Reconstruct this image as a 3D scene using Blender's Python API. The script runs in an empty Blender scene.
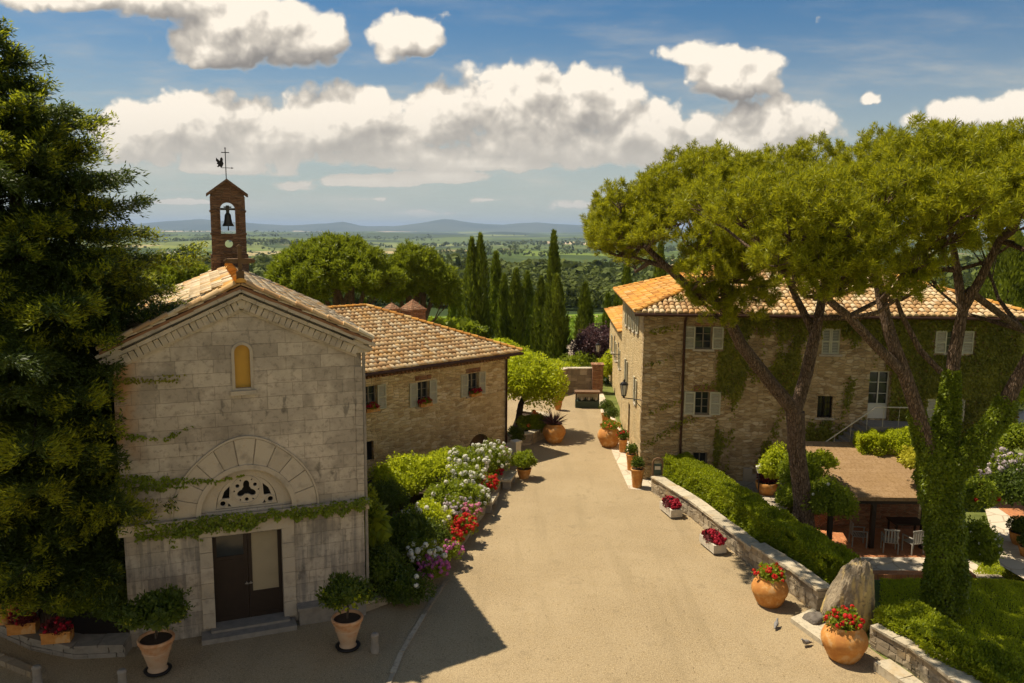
import bpy, math, random
import numpy as np
from mathutils import Matrix, Vector, noise as mnoise
from mathutils.geometry import tessellate_polygon
random.seed(7); RS = np.random.RandomState(11)
R = math.radians
sc = bpy.context.scene; COL = sc.collection
# ------------------------------------------------------------------ camera
H = 11.0; F = 806.0; PITCH = R(8.0); ROLL = R(0.4)
cam = bpy.data.objects.new('camera', bpy.data.cameras.new('camera')); COL.objects.link(cam); sc.camera = cam
CM = Matrix.Translation((0, 0, H)) @ Matrix.Rotation(R(90) - PITCH, 4, 'X') @ Matrix.Rotation(ROLL, 4, 'Z')
cam.matrix_world = CM
cam.data.sensor_width = 36; cam.data.lens = F * 36 / 1024; cam.data.clip_start = .1; cam.data.clip_end = 120000
# ------------------------------------------------------------------ sun
SUNV = Vector((-3.42, 1.75, 7.4)).normalized()
sun = bpy.data.objects.new('sun', bpy.data.lights.new('sun', 'SUN')); COL.objects.link(sun)
sun.data.energy = 4.95; sun.data.angle = R(.55); sun.data.color = (1, .89, .70)
sun.rotation_euler = SUNV.to_track_quat('Z', 'Y').to_euler()
sc.view_settings.view_transform = 'Standard'; sc.view_settings.look = 'None'
sc.view_settings.exposure = 0.52; sc.view_settings.gamma = 1.0; sc.view_settings.use_curve_mapping = False
sc.cycles.max_bounces = 6; sc.cycles.transparent_max_bounces = 8; sc.cycles.diffuse_bounces = 3; sc.cycles.glossy_bounces = 2
sc.cycles.transmission_bounces = 2; sc.cycles.volume_bounces = 0; sc.cycles.caustics_reflective = False; sc.cycles.caustics_refractive = False
sc.cycles.use_denoising = True
sc.cycles.sample_clamp_indirect = 6
try: sc.cycles.use_light_tree = False
except Exception: pass

# ------------------------------------------------------------------ node helper
class NT:
    def __init__(s, tree): s.t = tree; s.N = tree.nodes; s.L = tree.links
    def n(s, typ, ins=None, **props):
        nd = s.N.new(typ)
        for k, v in props.items(): setattr(nd, k, v)
        for k, v in (ins or {}).items():
            sock = nd.inputs[k]
            if isinstance(v, bpy.types.NodeSocket): s.L.new(v, sock)
            elif v is not None:
                if sock.type == 'RGBA' and len(v) == 3: v = (*v, 1)
                sock.default_value = v
        return nd
    def m(s, op, a, b=None, c=None, clamp=False):
        nd = s.n('ShaderNodeMath', operation=op, use_clamp=clamp)
        for i, v in enumerate((a, b, c)):
            if v is None: continue
            if isinstance(v, bpy.types.NodeSocket): s.L.new(v, nd.inputs[i])
            else: nd.inputs[i].default_value = v
        return nd.outputs[0]
    def vm(s, op, a, b=None):
        nd = s.n('ShaderNodeVectorMath', operation=op)
        for i, v in enumerate((a, b)):
            if v is None: continue
            if isinstance(v, bpy.types.NodeSocket): s.L.new(v, nd.inputs[i])
            else: nd.inputs[i].default_value = v
        return nd.outputs[1] if op in ('LENGTH', 'DOT_PRODUCT', 'DISTANCE') else nd.outputs[0]
    def mix(s, f, a, b, blend='MIX'):
        nd = s.n('ShaderNodeMix', data_type='RGBA', blend_type=blend); nd.clamp_factor = True
        for sock, v in ((nd.inputs[0], f), (nd.inputs[6], a), (nd.inputs[7], b)):
            if isinstance(v, bpy.types.NodeSocket): s.L.new(v, sock)
            else: sock.default_value = v if not isinstance(v, tuple) or len(v) == 4 else (*v, 1)
        return nd.outputs[2]
    def ramp(s, f, stops, interp='LINEAR'):
        nd = s.n('ShaderNodeValToRGB', {'Fac': f}); cr = nd.color_ramp; cr.interpolation = interp
        while len(cr.elements) < len(stops): cr.elements.new(.5)
        for e, (p, c) in zip(cr.elements, stops):
            e.position = p; e.color = (*c, 1) if isinstance(c, tuple) else (c, c, c, 1)
        return nd.outputs[0]
    def noise(s, vec, scale, detail=4, rough=.55, dist=0):
        nd = s.n('ShaderNodeTexNoise', {'Vector': vec, 'Scale': scale, 'Detail': detail, 'Roughness': rough, 'Distortion': dist})
        return nd.outputs['Fac']
    def smooth(s, v, a, b):
        nd = s.n('ShaderNodeMapRange', {'Value': v, 'From Min': a, 'From Max': b}, interpolation_type='SMOOTHSTEP'); return nd.outputs[0]

MATS = {}
def material(name, fn):
    m = bpy.data.materials.new(name); m.use_nodes = True; t = m.node_tree; t.nodes.clear(); g = NT(t)
    out = g.n('ShaderNodeOutputMaterial'); g.tc = g.n('ShaderNodeTexCoord')
    g.obj = g.tc.outputs['Object']; g.out = out
    sh = fn(g)
    if sh is not None: g.L.new(sh, out.inputs['Surface'])
    MATS[name] = m; return m
def pbr(g, col, rough=.85, bump=None, bs=.4, bd=.02, spec=.25, metal=0.):
    ins = {'Base Color': col, 'Roughness': rough, 'Metallic': metal, 'Specular IOR Level': spec}
    if bump is not None:
        ins['Normal'] = g.n('ShaderNodeBump', {'Height': bump, 'Strength': bs, 'Distance': bd}).outputs[0]
    return g.n('ShaderNodeBsdfPrincipled', ins).outputs[0]
def wallvec(g, sx=1, sz=1, jit=0):
    s = g.n('ShaderNodeSeparateXYZ', {0: g.obj}); nn = g.n('ShaderNodeSeparateXYZ', {0: g.tc.outputs['Normal']})
    f = g.m('GREATER_THAN', g.m('ABSOLUTE', nn.outputs[0]), .7)
    u = g.m('ADD', g.m('MULTIPLY', s.outputs[0], g.m('SUBTRACT', 1, f)), g.m('MULTIPLY', s.outputs[1], f))
    return g.n('ShaderNodeCombineXYZ', {0: g.m('MULTIPLY', u, sx), 1: g.m('MULTIPLY', s.outputs[2], sz), 2: g.m('MULTIPLY', f, 7.3)}).outputs[0]
def simple(name, col, rough=.6, var=.25, scale=6, bs=.2, metal=0., spec=.3):
    def fn(g):
        n = g.noise(g.obj, scale, 5, .6)
        c = g.mix(n, tuple(v * (1 - var) for v in col), tuple(min(1, v * (1 + var)) for v in col))
        return pbr(g, c, rough, g.noise(g.obj, scale * 5, 4), bs, .01, spec, metal)
    return material(name, fn)
def leafmat(name, dark, light, trans=.35, rough=.5, scale=.9, tcol=None, brown=None):
    def fn(g):
        ri = g.n('ShaderNodeNewGeometry').outputs['Random Per Island']
        nz = g.noise(g.n('ShaderNodeNewGeometry').outputs['Position'], scale, 2)
        f = g.m('ADD', g.m('MULTIPLY', ri, .65), g.m('MULTIPLY', g.m('SUBTRACT', nz, .32), 1.1), clamp=True)
        c = g.mix(f, dark, light)
        if brown: c = g.mix(g.m('GREATER_THAN', ri, .97), c, brown)
        p = pbr(g, c, rough, spec=.22)
        tr = g.n('ShaderNodeBsdfTranslucent', {'Color': g.mix(.5, c, tcol or tuple(v * 1.6 for v in light))}).outputs[0]
        return g.n('ShaderNodeMixShader', {0: trans, 1: p, 2: tr}).outputs[0]
    return material(name, fn)

# ------------------------------------------------------------------ world: sky with cumulus
W = bpy.data.worlds.new('World'); sc.world = W; W.use_nodes = True
def make_world():
    t = W.node_tree; t.nodes.clear()
    g = NT(t); out = g.n('ShaderNodeOutputWorld'); bg = g.n('ShaderNodeBackground'); g.L.new(bg.outputs[0], out.inputs[0])
    tc = g.n('ShaderNodeTexCoord').outputs['Generated']; d = g.n('ShaderNodeSeparateXYZ', {0: tc})
    v = g.m('ABSOLUTE', d.outputs[2])
    sky = g.n('ShaderNodeTexSky', sky_type='NISHITA'); sky.sun_disc = False
    sky.sun_elevation = math.asin(SUNV.z); sky.sun_rotation = math.atan2(SUNV.x, SUNV.y)
    sky.altitude = 300; sky.air_density = 1.0; sky.dust_density = 1.2; sky.ozone_density = 2.0
    sk = g.mix(1., sky.outputs[0], (SKYS * .34, SKYS * .60, SKYS * .74), 'MULTIPLY')
    # thin high haze low in the sky
    low = g.m('MULTIPLY', g.m('SUBTRACT', 1, g.smooth(v, .02, .26)), g.m('GREATER_THAN', d.outputs[1], 0))
    sk = g.mix(g.m('MULTIPLY', low, .72), sk, (.42, .42, .355))
    # fill light: warm bright clouds added low in the sky outside the view
    nd = g.noise(tc, 2.6, 4, .55); away_fill = g.m('MULTIPLY', g.m('SUBTRACT', 1, g.smooth(d.outputs[1], .3, .62)), g.m('SUBTRACT', 1, g.smooth(d.outputs[2], .45, .7)))
    c = g.mix(g.m('MULTIPLY', g.m('MULTIPLY', g.smooth(nd, .38, .56), away_fill), .95), sk, (.60, .53, .43))
    g.L.new(c, bg.inputs[0]); bg.inputs[1].default_value = 1.0
SKYS = .075
make_world()
W.cycles.sampling_method = 'MANUAL'; W.cycles.sample_map_resolution = 512

# ------------------------------------------------------------------ projection helpers (turn a place in the photo into a world point on a real plane)
RM = CM.to_3x3(); CP = Vector((0, 0, H))
def ray(px, py): return RM @ Vector(((px - 512) / F, -(py - 341.5) / F, -1))
def G(px, py, z=0.): d = ray(px, py); return CP + d * ((z - H) / d.z)
def D(px, py, Y): d = ray(px, py); return CP + d * (Y / d.y)

# ------------------------------------------------------------------ mesh builder
def unit(a): return a / np.maximum(np.linalg.norm(a, axis=-1, keepdims=True), 1e-9)
class MB:
    def __init__(s, T=None): s.V = []; s.F = []; s.n = 0; s.T = T
    def add(s, v, f, mi=0, smooth=False):
        v = np.asarray(v, dtype=np.float64).reshape(-1, 3)
        if s.T is not None:
            M = np.array(s.T); v = v @ M[:3, :3].T + M[:3, 3]
        f = np.asarray(f, dtype=np.int64); f = f.reshape(-1, f.shape[-1]) + s.n
        s.V.append(v); s.F.append((f, mi, smooth)); s.n += len(v)
    def box(s, x0, y0, z0, x1, y1, z1, mi=0, jit=0., M=None):
        v = np.array([[x, y, z] for z in (z0, z1) for (x, y) in ((x0, y0), (x1, y0), (x1, y1), (x0, y1))], float)
        if jit: v += RS.uniform(-jit, jit, v.shape)
        if M is not None: M = np.array(M); v = v @ M[:3, :3].T + M[:3, 3]
        s.add(v, [[0, 3, 2, 1], [4, 5, 6, 7], [0, 1, 5, 4], [1, 2, 6, 5], [2, 3, 7, 6], [3, 0, 4, 7]], mi)
    def lathe(s, prof, n=20, c=(0, 0, 0), mi=0, cap=True, smooth=True):
        a = np.linspace(0, 2 * np.pi, n, endpoint=False); ca, sa = np.cos(a), np.sin(a); v = []
        for r, z in prof: v.append(np.stack([c[0] + r * ca, c[1] + r * sa, np.full(n, c[2] + z)], 1))
        v = np.concatenate(v); f = []
        for i in range(len(prof) - 1):
            for j in range(n): k = (j + 1) % n; f.append([i * n + j, i * n + k, (i + 1) * n + k, (i + 1) * n + j])
        s.add(v, f, mi, smooth)
        if cap:
            for i in (0, len(prof) - 1):
                if prof[i][0] > 1e-3:
                    ring = v[i * n:(i + 1) * n]; s.add(ring, [list(range(n))[::(-1 if i == 0 else 1)]], mi)
    def tube(s, pts, rad, n=10, mi=0, bump=0., smooth=True, cap=True):
        pts = [Vector(p) for p in pts]; V = []; up = Vector((.13, .27, .95)).normalized(); prev = None
        for i, p in enumerate(pts):
            t = (pts[min(i + 1, len(pts) - 1)] - pts[max(i - 1, 0)]).normalized()
            if prev is None:
                a = t.cross(up); 
                if a.length < .1: a = t.cross(Vector((1, 0, 0)))
                a.normalize()
            else: a = (prev - t * prev.dot(t)).normalized()
            prev = a; b = t.cross(a); r = rad[i] if hasattr(rad, '__len__') else rad
            for k in range(n):
                th = 2 * math.pi * k / n; rr = r * (1 + (bump * math.sin(k * 2.4 + i * .8) if bump else 0) + (RS.uniform(-bump, bump) * .6 if bump else 0))
                V.append(p + a * (math.cos(th) * rr) + b * (math.sin(th) * rr))
        f = []
        for i in range(len(pts) - 1):
            for k in range(n): q = (k + 1) % n; f.append([i * n + k, i * n + q, (i + 1) * n + q, (i + 1) * n + k])
        s.add(V, f, mi, smooth)
        if cap: s.add(V[:n], [list(range(n))[::-1]], mi); s.add(V[-n:], [list(range(n))], mi)
    def leaves(s, C, Dr, Nn, L, Wd, mi=0):
        C = np.asarray(C, float); n = len(C)
        if n == 0: return
        Dr = unit(Dr); S = unit(np.cross(Dr, Nn)); L = np.broadcast_to(np.asarray(L, float), (n,))[:, None]; Wd = np.broadcast_to(np.asarray(Wd, float), (n,))[:, None]
        v = np.stack([C, C + Dr * L * .45 + S * Wd * .5, C + Dr * L, C + Dr * L * .45 - S * Wd * .5], 1)
        s.add(v.reshape(-1, 3), np.arange(4 * n).reshape(n, 4), mi)
    def build(s, name, mats, parent=None, loc=None):
        me = bpy.data.meshes.new(name)
        V = np.concatenate(s.V) if s.V else np.zeros((0, 3))
        me.vertices.add(len(V)); me.vertices.foreach_set('co', V.astype(np.float32).ravel())
        tot = sum(f.shape[0] for f, _, _ in s.F); nl = sum(f.size for f, _, _ in s.F)
        me.loops.add(nl); me.polygons.add(tot)
        me.loops.foreach_set('vertex_index', np.concatenate([f.ravel() for f, _, _ in s.F]).astype(np.int32))
        sizes = np.concatenate([np.full(f.shape[0], f.shape[1]) for f, _, _ in s.F]); st = np.concatenate([[0], np.cumsum(sizes)[:-1]])
        me.polygons.foreach_set('loop_start', st.astype(np.int32))
        me.polygons.foreach_set('loop_total', sizes.astype(np.int32))
        me.polygons.foreach_set('material_index', np.concatenate([np.full(f.shape[0], mi) for f, mi, _ in s.F]).astype(np.int32))
        me.polygons.foreach_set('use_smooth', np.concatenate([np.full(f.shape[0], sm) for f, _, sm in s.F]))
        me.update(calc_edges=True); me.validate(verbose=False)
        for m in (mats if isinstance(mats, (list, tuple)) else [mats]): me.materials.append(m)
        o = bpy.data.objects.new(name, me); COL.objects.link(o)
        if parent is not None: o.parent = parent
        if loc is not None: o.location = loc
        return o
def tag(o, label=None, cat=None, group=None, kind=None):
    if label: o['label'] = label
    if cat: o['category'] = cat
    if group: o['group'] = group
    if kind: o['kind'] = kind
    return o
def empty(name, label, cat, loc=(0, 0, 0), rz=0., group=None):
    o = bpy.data.objects.new(name, None); o.empty_display_size = .3; COL.objects.link(o); o.location = loc; o.rotation_euler = (0, 0, rz)
    return tag(o, label, cat, group)
def dup(root, loc, rz=0., label=None, group=None, scale=1.):
    r = root.copy(); COL.objects.link(r); r.location = loc; r.rotation_euler = (0, 0, rz); r.scale = (scale,) * 3 if not hasattr(scale, '__len__') else scale
    if label: r['label'] = label
    if group: r['group'] = group
    for ch in list(root.children):
        c = ch.copy(); COL.objects.link(c); c.parent = r
        for gch in ch.children: d = gch.copy(); COL.objects.link(d); d.parent = c
    return r
def poly_face(mb, outer, holes, thick, y=0., mi=0, back=True):
    """flat slab in x,z with holes: front at y, back at y+thick"""
    loops = [outer] + holes
    pts = [p for l in loops for p in l]
    tri = tessellate_polygon([[Vector((p[0], p[1], 0)) for p in l] for l in loops])
    Vf = [(p[0], y, p[1]) for p in pts]; Vb = [(p[0], y + thick, p[1]) for p in pts]
    ft = []
    for a, b, c in tri:
        A, B, C_ = pts[a], pts[b], pts[c]
        cr = (B[0] - A[0]) * (C_[1] - A[1]) - (B[1] - A[1]) * (C_[0] - A[0])
        if abs(cr) < 1e-9: continue
        ft.append((a, b, c) if cr > 0 else (a, c, b))
    mb.add(Vf, ft, mi)
    if back: mb.add(Vb, [t[::-1] for t in ft], mi)
    for li, l in enumerate(loops):
        area = sum(l[i][0] * l[(i + 1) % len(l)][1] - l[(i + 1) % len(l)][0] * l[i][1] for i in range(len(l)))
        v = []; f = []
        for i in range(len(l)):
            p, q = l[i], l[(i + 1) % len(l)]; k = len(v)
            v += [(p[0], y, p[1]), (q[0], y, q[1]), (q[0], y + thick, q[1]), (p[0], y + thick, p[1])]
            ccw = area > 0
            f.append([k, k + 3, k + 2, k + 1] if (ccw == (li == 0)) else [k, k + 1, k + 2, k + 3])
        mb.add(v, f, mi)
def rect(x0, z0, x1, z1): return [(x0, z0), (x1, z0), (x1, z1), (x0, z1)]
def arc(cx, cz, r, a0, a1, n): return [(cx + r * math.cos(R(a0 + (a1 - a0) * i / n)), cz + r * math.sin(R(a0 + (a1 - a0) * i / n))) for i in range(n + 1)]
def tiles(mb, P0, U, V, cols, vr, w=.23, l=.36, jit=1.):
    """barrel tiles on a slope; U along the eave, V up the slope; vr(u) -> (v0, v1)"""
    P0 = np.array(P0, float); U = unit(np.array(U, float)); V = unit(np.array(V, float)); N = np.cross(U, V)
    if N[2] < 0: N = -N
    cs = []; nC = int(cols / w)
    for i in range(nC + 1):
        u = (i + .5) * w
        if u > cols: break
        r = vr(u)
        if r is None: continue
        a, b = r; v = a
        while v < b - .1 * l: cs.append((u, v, min(l, b - v + .06))); v += l * .93
    if not cs: return
    cs = np.array(cs); n = len(cs); th = np.linspace(0, np.pi, 6)
    ju = RS.normal(0, .010 * jit, n); jt = RS.normal(0, .035 * jit, n); jh = RS.normal(0, .008 * jit, n)
    verts = np.zeros((n, 12, 3))
    for e in (0, 1):
        rad = w * (.50 if e == 0 else .40); vv = cs[:, 1] - .03 + (cs[:, 2] * 1.08 if e else 0)
        hh = (.035 if e == 0 else .008) + jh
        for k, t in enumerate(th):
            uu = cs[:, 0] + ju + np.cos(t) * rad + jt * (vv - cs[:, 1])
            h = hh + math.sin(t) * rad * .75
            verts[:, e * 6 + k] = P0 + uu[:, None] * U + vv[:, None] * V + h[:, None] * N
    f = []
    for k in range(5): f.append([k, k + 1, 6 + k + 1, 6 + k])
    f = np.array(f)[None] + (np.arange(n) * 12)[:, None, None]
    mb.add(verts.reshape(-1, 3), f.reshape(-1, 4), 0, True)
    # dark underside mouth of the lowest and every tile
    fm = (np.arange(n) * 12)[:, None] + np.array([5, 4, 3, 2, 1, 0])[None]
    mb.F.append((fm + mb.n - n * 12, 0, False))
def ridge_tiles(mb, A, B, w=.3, l=.38):
    A = np.array(A, float); B = np.array(B, float); L = np.linalg.norm(B - A); d = (B - A) / L
    side = unit(np.cross(d, [0, 0, 1.])); up = np.cross(side, d); n = int(L / l); th = np.linspace(0, np.pi, 6)
    for i in range(n):
        base = A + d * (i * L / n); v = []
        for e, rr in ((0, .5), (1, .42)):
            c = base + d * (e * l * 1.12) + up * (.05 if e == 0 else .03) + side * RS.normal(0, .012)
            for t in th: v.append(c + side * math.cos(t) * w * rr + up * math.sin(t) * w * rr * .8)
        mb.add(v, [[k, k + 1, 7 + k, 6 + k] for k in range(5)], 0, True)
        mb.add(v[:6], [[5, 4, 3, 2, 1, 0]], 0)

# ------------------------------------------------------------------ materials
def m_ashlar(g):
    v = wallvec(g); wv = g.vm('ADD', v, g.vm('MULTIPLY', g.vm('SUBTRACT', g.n('ShaderNodeTexNoise', {'Vector': v, 'Scale': 1.3}).outputs['Color'], (.5, .5, .5)), (.05, .03, 0)))
    def br(sc_, off): 
        return g.n('ShaderNodeTexBrick', {'Vector': g.vm('ADD', wv, (off, 0, 0)), 'Color1': (.0, .0, .0), 'Color2': (1, 1, 1), 'Mortar': (.5, .5, .5), 'Scale': 1.,
            'Mortar Size': .006, 'Mortar Smooth': .6, 'Bias': 0., 'Brick Width': sc_, 'Row Height': .36}, offset=.45, squash=.72, squash_frequency=3)
    b = br(.92, 0.); n1 = g.noise(v, 1.1, 6, .6); n2 = g.noise(v, 7, 6, .65); n3 = g.noise(g.vm('MULTIPLY', v, (6., .5, 1)), 1.0, 4)
    c = g.mix(b.outputs['Color'], (.27, .228, .175), (.44, .375, .29))
    c = g.mix(g.smooth(n1, .42, .68), c, (.52, .44, .34)); c = g.mix(g.m('MULTIPLY', g.smooth(n2, .48, .72), .6), c, (.14, .115, .085))
    s = g.n('ShaderNodeSeparateXYZ', {0: g.obj})
    lowz = g.m('SUBTRACT', 1, g.smooth(s.outputs[2], 3.0, 3.3))
    c = g.mix(g.m('MULTIPLY', g.m('MULTIPLY', lowz, g.smooth(n3, .42, .62)), .55), c, (.12, .11, .10))
    pa = g.noise(v, .55, 3); c = g.mix(g.m('MULTIPLY', g.smooth(pa, .52, .66), .55), c, (.15, .125, .095)); c = g.mix(g.m('MULTIPLY', g.smooth(g.noise(g.vm('MULTIPLY', v, (2.2, .8, 1)), 1.3, 5, .65), .60, .70), .65), c, (.09, .08, .065))
    ed = g.m('MULTIPLY', g.m('SUBTRACT', 1, g.smooth(s.outputs[0], .05, .75)), g.smooth(s.outputs[2], 3.2, 6.9))
    c = g.mix(g.m('MULTIPLY', ed, g.smooth(n1, .38, .6)), c, (.36, .18, .06))
    c = g.mix(g.m('MULTIPLY', b.outputs['Fac'], .6), c, (.12, .095, .065))
    h = g.m('SUBTRACT', g.m('MULTIPLY', n2, .5), g.m('MULTIPLY', b.outputs['Fac'], 1.))
    return pbr(g, c, .9, h, .6, .025)
ASH = material('ashlar_limestone', m_ashlar)
def m_dressed(g):
    n1 = g.noise(g.obj, 2.2, 6); n2 = g.noise(g.obj, 14, 5, .7); ri = g.n('ShaderNodeNewGeometry').outputs['Random Per Island']
    c = g.mix(ri, (.38, .32, .24), (.46, .39, .295)); c = g.mix(g.m('MULTIPLY', g.smooth(n1, .5, .72), .6), c, (.17, .15, .125))
    c = g.mix(g.m('MULTIPLY', g.smooth(n2, .56, .74), .5), c, (.40, .25, .09))
    return pbr(g, c, .9, n2, .45, .02)
DRESS = material('dressed_stone', m_dressed)
def rubble(name, cols, mortar, sx=2.6, sz=6.5, stain=.4, lit=1.):
    def fn(g):
        v = wallvec(g, sx, sz); nv = g.n('ShaderNodeTexNoise', {'Vector': v, 'Scale': .9, 'Detail': 3.}).outputs['Color']
        vv = g.vm('ADD', v, g.vm('MULTIPLY', g.vm('SUBTRACT', nv, (.5, .5, .5)), (.45, .35, 0)))
        vo = g.n('ShaderNodeTexVoronoi', {'Vector': vv, 'Scale': 1., 'Randomness': .85}, voronoi_dimensions='2D')
        ve = g.n('ShaderNodeTexVoronoi', {'Vector': vv, 'Scale': 1., 'Randomness': .85}, voronoi_dimensions='2D', feature='DISTANCE_TO_EDGE')
        r = g.n('ShaderNodeSeparateColor', {0: vo.outputs['Color']}).outputs[0]
        c = g.ramp(r, [(0., cols[0]), (.35, cols[1]), (.7, cols[2]), (1., cols[3])])
        e = g.m('SUBTRACT', 1, g.smooth(ve.outputs['Distance'], .02, .10)); n2 = g.noise(g.obj, 9, 5, .65)
        c = g.mix(g.m('MULTIPLY', n2, .5), c, cols[1]); c = g.mix(g.m('MULTIPLY', e, .85), c, mortar)
        n3 = g.noise(g.obj, .45, 5, .6); c = g.mix(g.m('MULTIPLY', g.smooth(n3, .48, .7), stain), c, (.11, .085, .055))
        n4 = g.noise(g.obj, .8, 4); c = g.mix(g.m('MULTIPLY', g.smooth(n4, .55, .7), .5), c, mortar)
        h = g.m('ADD', g.smooth(ve.outputs['Distance'], 0, .16), g.m('MULTIPLY', n2, .35))
        return pbr(g, c, .92, h, .8, .05)
    return material(name, fn)
RUB = rubble('rubble_wall_stone', [(.24, .155, .075), (.40, .275, .135), (.52, .38, .21), (.63, .50, .33)], (.44, .32, .17), 3.6, 8.)
RUB2 = rubble('golden_rubble_stone', [(.36, .24, .11), (.54, .385, .19), (.64, .49, .27), (.74, .61, .40)], (.62, .46, .25), 3.4, 7.5, .3)
BRICK = rubble('red_brick', [(.18, .075, .035), (.25, .11, .055), (.31, .15, .075), (.36, .20, .11)], (.28, .19, .11), 3.2, 11, .3)
def m_render(g):
    n = g.noise(g.obj, 1.2, 6); n2 = g.noise(g.obj, 12, 5)
    c = g.mix(n, (.50, .345, .155), (.60, .44, .225)); c = g.mix(g.m('MULTIPLY', g.smooth(n2, .55, .75), .4), c, (.37, .25, .12))
    return pbr(g, c, .92, n2, .35, .02)
REND = rubble('ochre_lime_render', [(.47, .33, .155), (.53, .385, .19), (.58, .43, .22), (.64, .50, .29)], (.58, .43, .215), 2.6, 6., .25)
def m_tile(cols):
    def fn(g):
        ri = g.n('ShaderNodeNewGeometry').outputs['Random Per Island']
        c = g.ramp(ri, [(0., cols[0]), (.25, cols[1]), (.5, cols[2]), (.75, cols[3]), (1., cols[4])])
        n = g.noise(g.obj, 9, 5, .7); n1 = g.noise(g.obj, .9, 4)
        c = g.mix(g.m('MULTIPLY', g.smooth(n, .5, .72), .6), c, cols[5]); c = g.mix(g.m('MULTIPLY', g.smooth(n1, .5, .68), cols[7]), c, cols[6])
        return pbr(g, c, .88, n, .35, .015)
    return fn
TILE = material('weathered_roof_tiles', m_tile([(.40, .23, .10), (.52, .31, .14), (.59, .40, .20), (.64, .47, .26), (.70, .56, .36), (.30, .18, .085), (.60, .31, .07), .6]))
TILEO = material('lichen_orange_roof_tiles', m_tile([(.30, .13, .03), (.46, .20, .035), (.54, .25, .045), (.58, .32, .08), (.56, .38, .16), (.28, .13, .045), (.62, .27, .03), .8]))
TILEG = material('grey_lichen_roof_tiles', m_tile([(.28, .18, .09), (.46, .32, .18), (.58, .45, .28), (.66, .53, .35), (.72, .60, .43), (.22, .15, .08), (.62, .30, .05), .85]))
PAN = simple('roof_underlay_clay', (.20, .10, .05), .95, .4, 3)
def m_road(g):
    p = g.n('ShaderNodeNewGeometry').outputs['Position']
    trk = g.noise(g.vm('MULTIPLY', p, (1.1, .09, 1)), 1.2, 4, .6); st = g.noise(p, 1.1, 6, .7)
    n = g.noise(p, .35, 5); n1 = g.noise(p, 3, 6, .7); n2 = g.noise(p, 34, 3, .8); n3 = g.noise(p, 13, 4, .7)
    c = g.mix(g.smooth(n, .3, .7), (.25, .185, .104), (.31, .235, .138)); c = g.mix(g.m('MULTIPLY', g.smooth(n1, .45, .7), .35), c, (.25, .175, .08))
    c = g.mix(g.m('MULTIPLY', g.smooth(n2, .48, .62), .8), c, (.54, .41, .23)); c = g.mix(g.m('MULTIPLY', g.smooth(n3, .5, .68), .55), c, (.17, .12, .06))
    c = g.mix(g.m('MULTIPLY', g.smooth(trk, .5, .7), .35), c, (.22, .165, .09)); c = g.mix(g.m('MULTIPLY', g.smooth(st, .56, .66), .35), c, (.20, .15, .085))
    return pbr(g, c, .93, g.m('ADD', n2, n3), .7, .02)
ROAD = material('gravel_asphalt', m_road)
def m_pave(cols, sx, sy):
    def fn(g):
        p = g.n('ShaderNodeNewGeometry').outputs['Position']
        b = g.n('ShaderNodeTexVoronoi', {'Vector': g.vm('MULTIPLY', p, (sx, sy, 0)), 'Scale': 1.}, voronoi_dimensions='2D')
        e = g.n('ShaderNodeTexVoronoi', {'Vector': g.vm('MULTIPLY', p, (sx, sy, 0)), 'Scale': 1.}, voronoi_dimensions='2D', feature='DISTANCE_TO_EDGE').outputs['Distance']
        r = g.n('ShaderNodeSeparateColor', {0: b.outputs['Color']}).outputs[0]
        c = g.mix(r, cols[0], cols[1]); n = g.noise(p, 12, 5, .7); c = g.mix(g.m('MULTIPLY', n, .4), c, cols[2])
        c = g.mix(g.m('SUBTRACT', 1, g.smooth(e, .01, .06)), c, cols[2])
        return pbr(g, c, .9, g.m('ADD', g.smooth(e, 0, .08), g.m('MULTIPLY', n, .3)), .5, .02)
    return fn
FLAG = material('stone_flags', m_pave([(.30, .25, .18), (.42, .36, .27), (.18, .14, .10)], 1.6, 1.6))
FLAGP = material('pale_stone_flags', m_pave([(.50, .42, .31), (.60, .52, .40), (.36, .29, .2)], 1.3, 1.3))
FLAGO = material('orange_brick_paving', m_pave([(.42, .15, .05), (.52, .22, .09), (.28, .13, .07)], 7., 3.4))
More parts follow.
